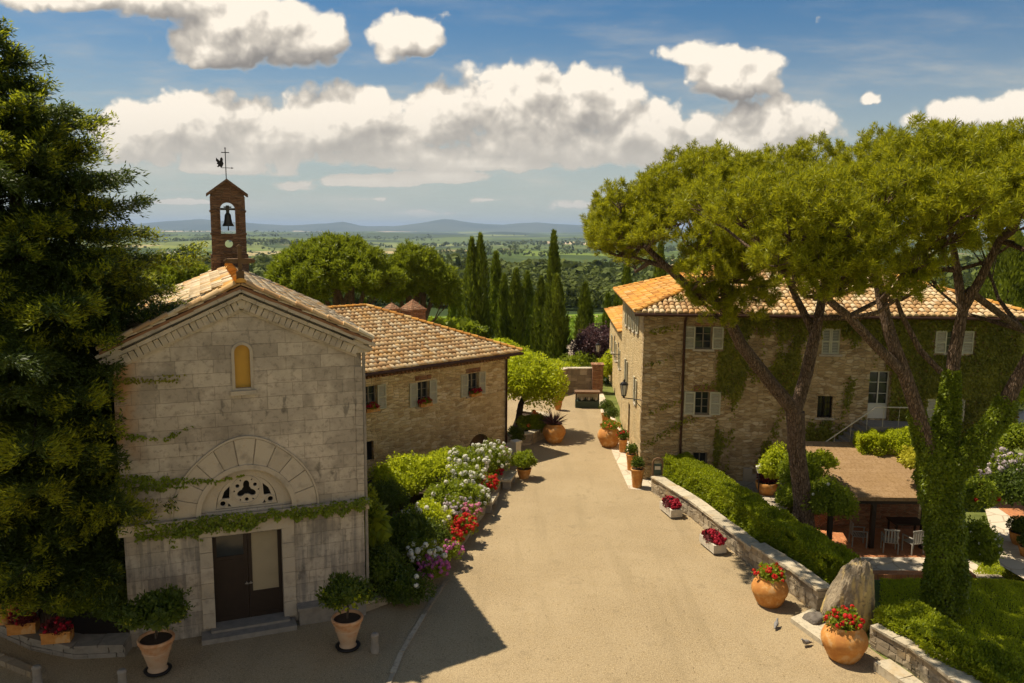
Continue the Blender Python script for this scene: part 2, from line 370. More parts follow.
def m_ground(g):
    p = g.n('ShaderNodeNewGeometry').outputs['Position']; s = g.n('ShaderNodeSeparateXYZ', {0: p})
    dist = g.vm('LENGTH', g.vm('MULTIPLY', p, (1, 1, 0)))
    # near: soil and short grass
    n = g.noise(p, .9, 5); n2 = g.noise(p, 9, 5, .7)
    near = g.mix(g.smooth(n, .35, .6), (.075, .09, .022), (.13, .15, .035)); near = g.mix(g.m('MULTIPLY', g.smooth(n2, .5, .75), .6), near, (.15, .12, .06))
    # vineyard slope: bright green rows and brown tracks
    row = g.m('SINE', g.m('MULTIPLY', g.m('ADD', g.m('MULTIPLY', s.outputs[0], .95), g.m('MULTIPLY', s.outputs[1], .25)), 2.6))
    vine = g.mix(g.smooth(row, -.4, .6), (.13, .19, .02), (.22, .33, .03)); vn = g.noise(p, .03, 3)
    vine = g.mix(g.smooth(vn, .5, .62), vine, (.10, .16, .025))
    # valley: patchwork of fields
    pw = g.vm('ADD', p, g.vm('MULTIPLY', g.vm('SUBTRACT', g.n('ShaderNodeTexNoise', {'Vector': p, 'Scale': .0016, 'Detail': 4.}).outputs['Color'], (.5, .5, .5)), (420, 420, 0)))
    def patch(sx, sy, z):
        vo = g.n('ShaderNodeTexVoronoi', {'Vector': g.vm('ADD', g.vm('MULTIPLY', pw, (sx, sy, 0)), (z, z, 0)), 'Scale': 1.}, voronoi_dimensions='2D')
        q = g.n('ShaderNodeSeparateColor', {0: vo.outputs['Color']}); return q.outputs[0], q.outputs[1]
    a, b = patch(1 / 150., 1 / 300., 0)
    fld = g.ramp(a, [(0., (.05, .075, .014)), (.2, (.09, .125, .018)), (.36, (.17, .22, .03)), (.5, (.07, .10, .017)), (.62, (.22, .24, .05)), (.74, (.42, .32, .13)), (.8, (.10, .14, .02)), (.9, (.48, .37, .18)), (.95, (.08, .12, .02))], 'CONSTANT')
    a2, b2 = patch(1 / 900., 1 / 1500., 5.2)
    far = g.ramp(a2, [(0., (.05, .07, .02)), (.3, (.10, .13, .03)), (.5, (.06, .085, .02)), (.66, (.18, .20, .06)), (.78, (.08, .11, .03)), (.88, (.46, .35, .20)), (.94, (.08, .11, .03))], 'CONSTANT')
    wn = g.noise(p, .0065, 6, .62); fld = g.mix(g.smooth(wn, .56, .62), fld, (.035, .052, .012)); fld = g.mix(g.m('MULTIPLY', g.noise(p, .05, 4), .5), fld, (.04, .06, .015))
    wn2 = g.noise(p, .0014, 6, .6); far = g.mix(g.smooth(wn2, .54, .60), far, (.035, .05, .018))
    c = g.mix(g.smooth(dist, 2600, 5200), fld, far)
    c = g.mix(g.smooth(dist, 420, 700), (.032, .05, .014), c) 
    c = g.mix(g.smooth(dist, 262, 285), (.26, .19, .10), c) if False else g.mix(g.smooth(dist, 236, 250), vine, c)
    tr = g.m('MULTIPLY', g.smooth(dist, 213, 219), g.m('SUBTRACT', 1, g.smooth(dist, 226, 238))); c = g.mix(tr, c, (.30, .22, .12))
    tr2 = g.m('MULTIPLY', g.smooth(dist, 158, 160), g.m('SUBTRACT', 1, g.smooth(dist, 163, 165))); c = g.mix(tr2, c, (.22, .17, .09))
    c = g.mix(g.smooth(dist, 64, 80), near, c)
    return pbr(g, c, .95, n2, .3, .03, spec=.1)
GROUND = material('ground_cover', m_ground)
def m_terra(g):
    n = g.noise(g.obj, 3.5, 6, .65); n2 = g.noise(g.obj, 16, 4)
    c = g.mix(g.smooth(n, .35, .7), (.42, .17, .04), (.60, .29, .07)); c = g.mix(g.m('MULTIPLY', g.smooth(n, .52, .62), .45), c, (.50, .36, .21))
    return pbr(g, c, .75, n2, .2, .01)
TERRA = material('terracotta', m_terra)
def m_terraw(g):
    n = g.noise(g.obj, 4, 6, .65); n2 = g.noise(g.obj, 16, 4); s = g.n('ShaderNodeSeparateXYZ', {0: g.obj})
    c = g.mix(g.smooth(n, .35, .7), (.45, .22, .10), (.60, .36, .20)); c = g.mix(g.smooth(g.m('ADD', n, g.m('MULTIPLY', s.outputs[2], -.5)), .0, .4), c, (.48, .33, .21))
    return pbr(g, c, .85, n2, .2, .01)
TERRAW = material('bleached_terracotta', m_terraw)
def m_bark(c1, c2, sx=9, sz=1.6):
    def fn(g):
        v = g.vm('MULTIPLY', g.obj, (sx, sx, sz)); n = g.noise(v, 1., 6, .7, .4); n2 = g.noise(g.obj, 1.2, 4)
        vo = g.n('ShaderNodeTexVoronoi', {'Vector': g.vm('MULTIPLY', g.obj, (sx, sx, sz * 1.4)), 'Scale': 1.}, feature='DISTANCE_TO_EDGE').outputs['Distance']
        c = g.mix(g.smooth(n, .35, .68), c1, c2); c = g.mix(g.m('MULTIPLY', g.m('SUBTRACT', 1, g.smooth(vo, .0, .14)), .6), c, tuple(v * .35 for v in c1))
        c = g.mix(g.m('MULTIPLY', g.smooth(n2, .5, .7), .35), c, (.30, .20, .13))
        return pbr(g, c, .95, g.m('ADD', g.smooth(vo, 0, .2), n), 1., .06)
    return fn
BARK = material('pine_bark', m_bark((.12, .075, .045), (.29, .20, .135), 17, 3.6))
BARKD = material('dark_bark', m_bark((.05, .038, .026), (.12, .09, .065)))
PINE = leafmat('pine_needles', (.04, .06, .005), (.42, .44, .014), .44, .45, 3.2, (.60, .54, .02))
PINED = leafmat('far_pine_needles', (.05, .075, .006), (.27, .31, .016), .35, .5, .8)
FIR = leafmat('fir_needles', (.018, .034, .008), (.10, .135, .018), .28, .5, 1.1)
CYP = leafmat('cypress_leaves', (.024, .040, .006), (.23, .27, .02), .22, .6, .6)
LEAF = leafmat('green_leaves', (.07, .10, .008), (.28, .33, .018), .4)
LEAFD = leafmat('dark_green_leaves', (.028, .05, .007), (.12, .16, .014), .35)
LEAFB = leafmat('lime_leaves', (.16, .20, .008), (.50, .54, .02), .45)
HEDGE = leafmat('hedge_leaves', (.08, .115, .006), (.36, .40, .014), .42)
IVY = leafmat('ivy_leaves', (.07, .08, .010), (.30, .28, .03), .3, .5, 1.0, brown=(.20, .11, .03))
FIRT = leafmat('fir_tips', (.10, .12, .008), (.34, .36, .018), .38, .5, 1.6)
IVYB = leafmat('bright_ivy_leaves', (.05, .085, .006), (.25, .30, .016), .35, .4, 1.3)
PURP = leafmat('purple_leaves', (.04, .02, .022), (.14, .07, .07), .25)
DRYRED = leafmat('dark_red_leaves', (.06, .012, .012), (.16, .03, .03), .25)
def petal(name, a, b): return leafmat(name, a, b, .3, .6, 3., b)
WHITE = petal('white_petals', (.62, .60, .48), (.85, .82, .72)); RED = petal('red_petals', (.42, .010, .010), (.70, .03, .02))
PINK = petal('pink_petals', (.42, .06, .16), (.75, .32, .42)); DRED = petal('crimson_petals', (.30, .008, .02), (.50, .015, .04)); PURF = petal('magenta_petals', (.36, .05, .2), (.62, .2, .42))
ORNG = petal('orange_petals', (.6, .12, .03), (.75, .25, .06)); LAV = petal('lavender_petals', (.42, .34, .38), (.66, .56, .56)); YEL = petal('yellow_leaves', (.38, .36, .02), (.55, .50, .04))
WOODD = simple('dark_oak', (.026, .015, .009), .5, .4, 5); WOOD = simple('aged_wood', (.16, .09, .045), .8, .35, 6)
IRON = simple('black_iron', (.022, .02, .02), .5, .2, 8, .1, .6); BRONZE = simple('bell_bronze', (.05, .045, .035), .45, .3, 8, .1, .7)
SHUT = simple('sage_shutter_paint', (.44, .41, .29), .6, .12, 4, .05); PIPE = simple('brown_copper_pipe', (.06, .028, .018), .45, .3, 5, .1, .4)
GLASS = simple('dark_glass', (.022, .026, .028), .08, .3, 1.5, 0, 0, .6); WFRM = simple('grey_window_paint', (.22, .185, .13), .6, .1, 4, .05)
CHAIRW = simple('greyed_white_slats', (.27, .25, .21), .7, .15, 5, .1)
WPAINT = simple('white_paint', (.60, .56, .48), .5, .08, 4, .05); AMBER = simple('amber_glass', (.46, .25, .035), .35, .2, 3, .1)
SOIL = simple('soil', (.05, .032, .02), .98, .4, 12, .8); STONEG = simple('grey_stone', (.24, .21, .17), .93, .45, 5, .7); PALEST = simple('pale_stone', (.52, .46, .36), .9, .25, 5, .5)
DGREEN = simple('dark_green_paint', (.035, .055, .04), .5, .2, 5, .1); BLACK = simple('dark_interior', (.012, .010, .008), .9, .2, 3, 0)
TANREFL = simple('tan_wall_reflection', (.30, .245, .155), .55, .18, 2.5, .2); DENIM = simple('grey_cloth', (.3, .3, .28), .9, .2, 5)  # tan door pane: the opposite wall's reflection in the glass, painted as colour
BELFRY = rubble('belfry_brick', [(.10, .055, .032), (.145, .08, .045), (.18, .105, .06), (.22, .14, .085)], (.17, .115, .07), 3., 11, .5)

# ------------------------------------------------------------------ terrain
TERR = [(11.6, 26.6), (16.6, 26.0), (17.6, 33.2), (11.2, 33.6)]      # sunken terrace
def sstep(a, b, x): t = np.clip((x - a) / (b - a), 0, 1); return t * t * (3 - 2 * t)
KR = np.array([0, 57, 70, 100, 140, 190, 240, 330, 480, 650, 1000, 1600, 3000, 7000, 13000, 22000, 60000.])
KZ = np.array([0, 0, -2.2, -4.6, -8.0, -11.3, -14.5, -20, -27, -30, -42, -58, -72, -93, -104, -112, -120.])
def vnoise(x, y, s, seed=0):
    x = x / s + seed * 17.3; y = y / s + seed * 9.1; xi = np.floor(x); yi = np.floor(y); fx = x - xi; fy = y - yi
    def h(a, b): q = np.sin(a * 127.1 + b * 311.7 + seed * 3.7) * 43758.5453; return q - np.floor(q)
    fx = fx * fx * (3 - 2 * fx); fy = fy * fy * (3 - 2 * fy)
    return (h(xi, yi) * (1 - fx) + h(xi + 1, yi) * fx) * (1 - fy) + (h(xi, yi + 1) * (1 - fx) + h(xi + 1, yi + 1) * fx) * fy - .5
def zground(x, y):
    x = np.asarray(x, float); y = np.asarray(y, float); d = np.hypot(x, y)
    yy = np.where(y > 0, np.maximum(y, d * .8), d)
    z = np.interp(np.log(np.maximum(yy, 1)), np.log(np.maximum(KR, 1)), KZ)
    far = sstep(250, 900, d)
    z = z + vnoise(x, y, 60, 1) * 2.5 * sstep(75, 300, d) + vnoise(x, y, 260, 2) * 16 * far + vnoise(x, y, 900, 3) * 52 * sstep(700, 2500, d) + vnoise(x, y, 2600, 4) * 70 * sstep(2500, 6000, d)
    # sunken garden terrace to the right of the low wall
    t = sstep(10.6, 12.2, x) * sstep(24.2, 26.4, y) * (1 - sstep(33.4, 33.9, y)) * (1 - sstep(16.6, 18.4, x)) 
    z = z - .9 * t - .35 * sstep(14.5, 18.5, x) * (1 - t) * (1 - sstep(45, 60, d)) * sstep(15, 20, y)
    return z - .03 * (d < 62)
def make_ground():
    na = 300; rs = [0.5]
    while rs[-1] < 62000: rs.append(rs[-1] * (1.022 if rs[-1] < 400 else 1.03) + .12)
    a = np.linspace(R(-75), R(75), na); rr = np.array(rs); A, RR = np.meshgrid(a, rr); X = np.sin(A) * RR; Y = np.cos(A) * RR
    Z = zground(X, Y); n = len(rr)
    v = np.stack([X, Y, Z], -1).reshape(-1, 3); i = np.arange(n - 1)[:, None] * na + np.arange(na - 1)[None]
    f = np.stack([i, i + 1, i + na + 1, i + na], -1).reshape(-1, 4)[:, ::-1]
    mb = MB(); mb.add(v, f, 0, True)
    # ground behind the viewpoint so nothing ends there
    mb.add([(-400, -400, -.05), (400, -400, -.05), (400, 2.2, -.05), (-400, 2.2, -.05)], [[0, 1, 2, 3]], 0)
    tag(mb.build('ground', GROUND), kind='structure')
make_ground()
def sheet(name, pts, z, mat, cell=None):
    mb = MB(); tri = tessellate_polygon([[Vector((p[0], p[1], 0)) for p in pts]])
    f = []
    for a, b, c in tri:
        A, B, C_ = pts[a], pts[b], pts[c]; cr = (B[0] - A[0]) * (C_[1] - A[1]) - (B[1] - A[1]) * (C_[0] - A[0]); f.append((a, b, c) if cr > 0 else (a, c, b))
    mb.add([(p[0], p[1], z) for p in pts], f); return tag(mb.build(name, mat), kind='structure')
sheet('courtyard_road', [(-30, -6), (14, -6), (11.5, 15.5), (10.0, 18.6), (9.2, 21.5), (8.3, 25), (6.95, 30.2), (6.1, 33.2), (6.1, 52), (6.4, 58.5), (-8, 58.5), (-12, 45), (-30, 30)], 0., ROAD)
sheet('pavement_strip', [tuple(G(x, y)[:2]) for x, y in [(651, 491), (629, 489), (612, 452), (601, 412), (597, 393), (603, 393), (612, 415), (652, 480)]], .008, FLAGP)
# mountain ridges on the horizon
def ridge(name, dist, prof, mat_, depth):
    xs = np.linspace(-60, 1090, 140); v = []; rows = 9
    for j in range(rows):
        t = j / (rows - 1); fz = math.sin(math.pi * min(1, t * 1.0)) if t <= .5 else math.sin(math.pi * t)
        for px in xs:
            u = (px - 512) / F; py = np.interp(px, [p[0] for p in prof], [p[1] for p in prof]) 
            top = H + dist * math.tan(math.atan((341.5 - py) / F) - PITCH) + (float(vnoise(px, j, 23, 6)) * .0010 + float(vnoise(px, 0, 7, 8)) * .0005) * dist
            yy = dist + (t - .5) * depth; z0 = -170
            v.append((u * yy * 1.01, yy, z0 + (top - z0) * (fz ** .8) * (1 + .1 * float(vnoise(px, j * 9, 31, 5)) * (0 < t < .5))))
    n = len(xs); i = np.arange(rows - 1)[:, None] * n + np.arange(n - 1)[None]
    mb = MB(); mb.add(v, np.stack([i, i + 1, i + n + 1, i + n], -1).reshape(-1, 4), 0, True)
    tag(mb.build(name, mat_), kind='structure')
HILLM = material('far_hill_cover', lambda g: pbr(g, g.mix(g.smooth(g.noise(g.obj, .0004, 6), .4, .6), (.03, .045, .02), (.07, .08, .04)), .95, spec=.05))
ridge('mountain_hills', 27000, [(-60, 231), (120, 229), (150, 226), (205, 221), (240, 224), (290, 227), (330, 225), (345, 223), (365, 227), (400, 227), (425, 223), (447, 219), (470, 223), (500, 225), (535, 222), (580, 225), (640, 228), (700, 226), (1090, 230)], HILLM, 9000)
ridge('low_hills', 15500, [(-60, 236), (150, 235.5), (200, 235), (300, 234), (380, 236), (420, 233), (470, 234), (500, 231.5), (560, 235), (620, 234), (1090, 236)], HILLM, 5000)

# cloud layer: a dome far beyond the land and outside the haze
def make_clouds():
    blobs = [(262,40,90,40),(225,55,50,22),(318,42,40,36),(108,0,110,20),(178,2,60,30),(408,40,38,24),(444,16,9,6),(392,55,20,16),
      (150,142,46,40),(205,135,60,44),(265,142,60,40),(335,128,84,40),(372,112,38,24),(400,158,90,16),(442,128,50,40),(512,110,72,48),(575,116,74,50),
      (560,145,130,30),(640,140,66,38),(690,134,30,26),(724,78,52,30),(683,54,36,16),(755,64,26,17),(765,132,62,38),(735,150,36,24),(650,177,18,7),(440,178,60,8),
      (367,183,54,9),(279,175,20,8),(300,188,26,5),(420,215,30,5),(540,212,26,5),(180,205,40,5),(856,97,9,6),(802,18,6,3),(970,112,66,19),(1010,100,36,16),(910,120,30,10),(380,145,60,18),
      (480,165,80,10),(570,205,26,7),(230,170,50,9),(500,200,24,4),(365,200,20,4)]
    na, ne = 260, 110; az = np.linspace(R(-46), R(46), na); vv = np.linspace(.0, .62, ne); A, V_ = np.meshgrid(az, vv)
    U_ = np.tan(A); RR = 80000 / np.sqrt(1 + U_ ** 2 + V_ ** 2); v = np.stack([U_ * RR, RR, H + V_ * RR], -1).reshape(-1, 3)
    i = np.arange(ne - 1)[:, None] * na + np.arange(na - 1)[None]; mb = MB(); mb.add(v, np.stack([i, i + 1, i + na + 1, i + na], -1).reshape(-1, 4), 0, True)
    def cover(U_, V_):
        acc = np.full(U_.shape, -1.3)
        for (px, py, rx, ry) in blobs:
            u0 = (px - 512) / F; v0 = math.tan(math.atan((341.5 - py) / F) - PITCH)
            a = (U_ - u0) * F / rx; b = (V_ - v0) * F / ry; b = np.maximum(b, -1.45 * b); d = np.maximum(1 - a * a - b * b, -1.3); d = -.42 + (d + .42) * min(1, max(.40, ry / 18., rx / 46.))
            h = np.clip(.5 + .5 * (d - acc) / .2, 0, 1); acc = acc * (1 - h) + d * h + .2 * h * (1 - h) * .5
        return acc
    def fn(g):
        s = g.n('ShaderNodeSeparateXYZ', {0: g.n('ShaderNodeNewGeometry').outputs['Position']})
        u = g.m('DIVIDE', s.outputs[0], s.outputs[1]); v = g.m('DIVIDE', g.m('SUBTRACT', s.outputs[2], H), s.outputs[1]); P = g.n('ShaderNodeCombineXYZ', {0: u, 1: v, 2: 0.}).outputs[0]
        wv = g.n('ShaderNodeTexNoise', {'Vector': P, 'Scale': 16., 'Detail': 3.}).outputs['Color']
        Pw = g.vm('ADD', P, g.vm('MULTIPLY', g.vm('SUBTRACT', wv, (.5, .5, .5)), (.03, .022, 0)))
        def at(n): return g.n('ShaderNodeAttribute', attribute_name=n).outputs['Fac']
        def dens(cov, off, det):
            q = g.vm('ADD', Pw, (*off, 0))
            n1 = g.noise(q, 13., det, .56); n2 = g.n('ShaderNodeTexVoronoi', {'Vector': q, 'Scale': 34., 'Smoothness': .4, 'Detail': 2., 'Roughness': .5}, feature='SMOOTH_F1').outputs['Distance']
            x = g.m('ADD', g.m('MULTIPLY', g.m('ADD', cov, .47), .84), g.m('MULTIPLY', g.m('SUBTRACT', n1, .5), 2.05)); return g.m('ADD', x, g.m('MULTIPLY', g.m('SUBTRACT', .40, n2), .62))
        D0 = dens(at('cover'), (0, 0), 7); D1 = dens(at('cover1'), (-.008, .016), 6); D2 = dens(at('cover2'), (-.022, .045), 2)
        mask = g.m('MULTIPLY', g.smooth(D0, -.10, .34), g.smooth(v, .0, .03))
        lit = g.m('ADD', .50, g.m('ADD', g.m('MULTIPLY', g.m('SUBTRACT', D0, D1), .60), g.m('MULTIPLY', g.m('SUBTRACT', D0, D2), .40)), clamp=True)
        ccol = g.ramp(lit, [(0., (.20, .185, .17)), (.35, (.295, .27, .24)), (.68, (.46, .415, .355)), (1., (.74, .665, .56))])
        thin = g.mix(g.m('SUBTRACT', 1, g.smooth(v, .03, .16)), ccol, (.50, .46, .395))
        veil = g.m('MULTIPLY', g.smooth(g.noise(g.vm('MULTIPLY', P, (1., 5., 1)), 5, 6, .62), .42, .78), g.m('MULTIPLY', g.m('SUBTRACT', 1, g.smooth(v, .10, .34)), .75))
        tot = g.m('MAXIMUM', mask, g.m('MULTIPLY', veil, g.smooth(v, .0, .03)))
        col = g.mix(mask, (.44, .42, .365), thin)
        e = g.n('ShaderNodeEmission', {'Color': col, 'Strength': 1.}).outputs[0]
        return g.n('ShaderNodeMixShader', {0: tot, 1: g.n('ShaderNodeBsdfTransparent').outputs[0], 2: e}).outputs[0]
    m = material('cloud_light', fn); m.cycles.emission_sampling = 'NONE'
    o = tag(mb.build('clouds', m), kind='structure')
    o['kind'] = 'stuff'; o['label'] = 'white cumulus clouds drifting over the valley'
    for n, (du, dv) in (('cover', (0, 0)), ('cover1', (-.008, .016)), ('cover2', (-.022, .045))):
        at = o.data.attributes.new(n, 'FLOAT', 'POINT'); at.data.foreach_set('value', cover(U_ + du, V_ + dv).ravel().astype(np.float32))
make_clouds()
# ================================================================== buildings
def frameT(x, y, rot, z=0): return Matrix.Translation((x, y, z)) @ Matrix.Rotation(rot, 4, 'Z')
def window(par, T, x, z0, w, h, shut='open', sw=None, rows=3, mat_=None, nm='window', sill=True):
    mb = MB(T); y = .14; t = .045; x0, x1 = x - w / 2, x + w / 2
    mb.box(x0, y, z0, x0 + t, y + .06, z0 + h); mb.box(x1 - t, y, z0, x1, y + .06, z0 + h)
    mb.box(x0 + t, y, z0, x1 - t, y + .06, z0 + t); mb.box(x0 + t, y, z0 + h - t, x1 - t, y + .06, z0 + h)
    mb.box(x - .022, y - .008, z0 + t, x + .022, y + .05, z0 + h - t)
    for k in range(1, rows): zz = z0 + h * k / rows; mb.box(x0 + t, y + .01, zz - .012, x - .035, y + .045, zz + .012); mb.box(x + .035, y + .01, zz - .012, x1 - t, y + .045, zz + .012)
    f = mb.build(nm, mat_ or WFRM, par)
    p = MB(T); p.box(x0 + .01, y + .065, z0 + .01, x1 - .01, y + .075, z0 + h - .01); p.build('pane', GLASS, f)
    if sill: s = MB(T); s.box(x0 - .1, -.07, z0 - .09, x1 + .1, .13, z0 - .003, jit=.004); s.build('sill', DRESS, f)
    sw = sw or w * .62
    if shut:
        for sd in (-1, 1):
            if shut == 'open': a = x0 - sw - .01 if sd < 0 else x1 + .01; yy = -.055
            else: a = x0 if sd < 0 else x + .006; yy = .03
            ww = sw if shut == 'open' else w / 2 - .006
            m = MB(T); b = a + ww; c = .06
            ty = yy
            m.box(a, ty, z0, a + c, ty + .045, z0 + h); m.box(b - c, ty, z0, b, ty + .045, z0 + h)
            m.box(a + c, ty, z0, b - c, ty + .045, z0 + c); m.box(a + c, ty, z0 + h - c, b - c, ty + .045, z0 + h); m.box(a + c, ty, z0 + h * .5 - .03, b - c, ty + .045, z0 + h * .5 + .03)
            n = int(h / .07)
            for k in range(n):
                zz = z0 + c + (h - 2 * c) * (k + .5) / n
                m.add([(a + c, ty + .008, zz - .022), (b - c, ty + .008, zz - .022), (b - c, ty + .038, zz + .022), (a + c, ty + .038, zz + .022)], [[0, 1, 2, 3]])
            m.build('shutter', SHUT, par)
    return f
# ---------------------------------------------------------------- chapel
CH0 = (-9.98, 19.88); CHR = R(21); CL = 11.2; CW = 6.2
chapel = empty('chapel', 'pale ashlar stone chapel with tiled gable roof, bell gable and trefoil lunette', 'chapel', (*CH0, 0), CHR)
def CHW(x, y, z=0): return Matrix.Translation((*CH0, 0)) @ Matrix.Rotation(CHR, 4, 'Z') @ Vector((x, y, z))
HE, HA = 7.93, 9.36     # wall heights at eaves and apex
def build_chapel():
    cx = 3.05
    door = rect(2.12, .14, 3.92, 2.74)
    win = [(2.87, 6.75), (3.27, 6.75)] + arc(3.07, 7.72, .20, 0, 180, 10)
    lun = [(cx - 1.27, 3.42)] + [(cx + 1.27, 3.42)] + arc(cx, 3.42, 1.27, 4, 176, 22)
    mb = MB(); poly_face(mb, [(0, -.1), (CW, -.1), (CW, HE), (CW / 2, HA), (0, HE)], [door, win, lun], .45)
    mb.build('facade_wall', ASH, chapel)
    mb = MB(); mb.box(0, .452, -.1, .45, CL, HE); mb.box(CW - .45, .452, -.1, CW, CL, HE)
    poly_face(mb, [(0, -.1), (CW, -.1), (CW, HE), (CW / 2, HA), (0, HE)], [], .4, CL + .002); mb.build('side_wall', RUB2, chapel)
    # cornice: corbel table + stepped rake mouldings
    sl = math.atan2(HA - HE, CW / 2); Lr = (CW / 2 + .34) / math.cos(sl)
    for sd in (0, 1):
        T = Matrix.Translation((CW / 2, 0, HA)) @ (Matrix.Rotation(R(180), 4, 'Z') if sd == 0 else Matrix.Identity(4))
        T = T @ Matrix.Rotation(sl, 4, 'Y'); sy = -1 if sd == 0 else 1
        def bx(m, x0, x1, d, z0, z1, jit=0):
            if sd == 1: m.box(x0, -d, z0, x1, -.003, z1, jit=jit)
            else: m.box(x0, .003, z0, x1, d, z1, jit=jit)
        m = MB(T); q = 0.06
        n = 21
        for k in range(n): a = .08 + k * (Lr - .42) / n; bx(m, a + .008, a + (Lr - .42) / n - .008, .12, -.44, -.215, .010)
        m.build('corbel_table', DRESS, chapel)
        m = MB(T); bx(m, .0, Lr - .30, .06, -.50, -.43); 
        for k in range(8): a = k * Lr / 8; bx(m, a + .004, a + Lr / 8 - .004, .20, -.20, -.10, .006)
        for k in range(6): a = k * Lr / 6; bx(m, a + .004, a + Lr / 6 - .004, .30, -.035, .05, .006)
        m.build('rake_moulding', DRESS, chapel)
    # eave corbel at the right and left shoulders
    for x0, x1 in ((-.22, .16), (CW - .16, CW + .22)):
        m = MB(); m.box(x0, -.12, HE - .36, x1, .3, HE - .12, jit=.01); m.box(x0 - .06, -.2, HE - .115, x1 + .06, .35, HE + .02, jit=.01); m.build('kneeler', DRESS, chapel)
    # quoin strips
    for x0, x1 in ((-.022, .20), (CW - .18, CW + .022)):
        m = MB()
        for z in np.arange(3.4, HE - .75, .42): m.box(x0, -.025, z, x1, .3, z + .405, jit=.004)
        m.build('quoin', ASH, chapel)
    # roof
    U = Vector((0, 1, 0)); oh = .26; th = sl
    rf = MB()
    for sd in (-1, 1):
        ap = Vector((CW / 2, -.30, HA + .115)); ex = CW / 2 + sd * (CW / 2 + oh); ez = ap.z - (CW / 2 + oh) * math.tan(th)
        rf.add([(CW / 2, -.30, ap.z), (ex, -.30, ez), (ex, CL + .3, ez), (CW / 2, CL + .3, ap.z), (CW / 2, -.30, ap.z - .08), (ex, -.30, ez - .08), (ex, CL + .3, ez - .08), (CW / 2, CL + .3, ap.z - .08)],
               [[0, 1, 2, 3], [7, 6, 5, 4], [0, 4, 5, 1], [1, 5, 6, 2], [2, 6, 7, 3]])
    ro = rf.build('roof', PAN, chapel)
    t = MB(); Lt = (CW / 2 + oh) / math.cos(th)
    tl = MB(); tiles(tl, (CW / 2 - CW / 2 - oh, -.34, HA + .13 - (CW / 2 + oh) * math.tan(th)), (0, 1, 0), (math.cos(th), 0, math.sin(th)), CL + .6, lambda u: (0, Lt - .05)); tl.build('roof_tiles', TILEG, ro)
    tr = MB(); tiles(tr, (CW + oh, -.34, HA + .13 - (CW / 2 + oh) * math.tan(th)), (0, 1, 0), (-math.cos(th), 0, math.sin(th)), CL + .6, lambda u: (0, Lt - .05)); tr.build('roof_tiles', TILEG, ro)
    rt = MB(); ridge_tiles(rt, (CW / 2, -.3, HA + .16), (CW / 2, CL - 1.1, HA + .16)); rt.build('ridge_tiles', TILEO, ro)
    # orange lichen ridge lumps and rake verge tiles
    vt = MB()
    for sd in (-1, 1): ridge_tiles(vt, (CW / 2 + sd * .1, -.26, HA + .13), (CW / 2 + sd * (CW / 2 + oh), -.26, HA + .16 - (CW / 2 + oh) * math.tan(th)), .26, .42)
    vt.build('verge_tiles', TILE, ro)
    # ledge
    m = MB(); xs = np.linspace(-.12, CW + .14, 9)
    for a, b in zip(xs[:-1], xs[1:]): m.box(a + .003, -.16, 3.18, b - .003, -.003, 3.36, jit=.006); m.box(a + .003, -.09, 3.06, b - .003, -.004, 3.175, jit=.004)
    m.build('ledge', DRESS, chapel)
    # plinth bench at right and base
    m = MB(); m.box(4.3, -.34, 0, 6.15, -.004, .42, jit=.01); m.box(4.25, -.40, .423, 6.2, -.004, .52, jit=.01); m.build('stone_bench', STONEG, chapel)
    m = MB(); m.box(1.75, -.55, 0, 4.2, -.005, .13, jit=.008); m.box(2.0, -.24, .133, 4.05, .40, .16 + .04, jit=.004); m.build('door_step', STONEG, chapel)
    # arch: voussoirs, inner moulding, tympanum with tracery
    m = MB(); n = 11
    for k in range(n):
        a0 = 180 * k / n + .5; a1 = 180 * (k + 1) / n - .5; v = []
        for a in (a0, (a0 + a1) / 2, a1):
            pk = 1 + .10 * math.exp(-((a - 90) / 26.) ** 2)
            for r in (1.30, 1.84 * pk):
                for y in (-.035, .2): v.append((cx + r * math.cos(R(a)), y, 3.37 + r * math.sin(R(a))))
        v = np.array(v) + RS.uniform(-.003, .003, (12, 3))
        m.add(v, [[0, 2, 6, 4], [4, 6, 10, 8], [2, 3, 7, 6], [6, 7, 11, 10], [0, 4, 5, 1], [4, 8, 9, 5], [0, 1, 3, 2], [8, 10, 11, 9]])
    m.build('arch_voussoirs', DRESS, chapel)
    for nm, r0, r1, y0, y1 in (('arch_hood', 1.85, 1.90, -.055, .1), ('arch_moulding', 1.17, 1.30, -.07, .25)):
        m = MB(); N_ = 40; v = []
        for k in range(N_ + 1):
            a = 180. * k / N_; pk = 1 + (.10 * math.exp(-((a - 90) / 26.) ** 2) if r1 > 1.8 else 0)
            for (r, y) in ((r0 * pk, y0), (r1 * pk, y0), (r1 * pk, y1), (r0 * pk, y1)): v.append((cx + r * math.cos(R(a)), y, 3.37 + r * math.sin(R(a))))
        f = []
        for k in range(N_):
            for j in range(4): q = (j + 1) % 4; f.append([k * 4 + j, k * 4 + q, k * 4 + 4 + q, k * 4 + 4 + j])
        m.add(v, f); m.build(nm, DRESS, chapel)
    m = MB(); op = [(cx - .80, 3.46), (cx + .80, 3.46)] + arc(cx, 3.55, .78, 2, 178, 24)
    poly_face(m, [(cx - 1.22, 3.37), (cx + 1.22, 3.37)] + arc(cx, 3.37, 1.20, 2, 178, 26), [op], .12, .10); m.build('tympanum', DRESS, chapel)
    m = MB(); holes = []
    tc = (cx, 3.92)
    tref = []
    for k in range(54):
        a = 2 * math.pi * k / 54 + math.pi / 2; r = .165 + .105 * max(-.45, math.cos(3 * (a - math.pi / 2))); tref.append((tc[0] + r * math.cos(a), tc[1] + r * math.sin(a)))
    holes.append(tref)
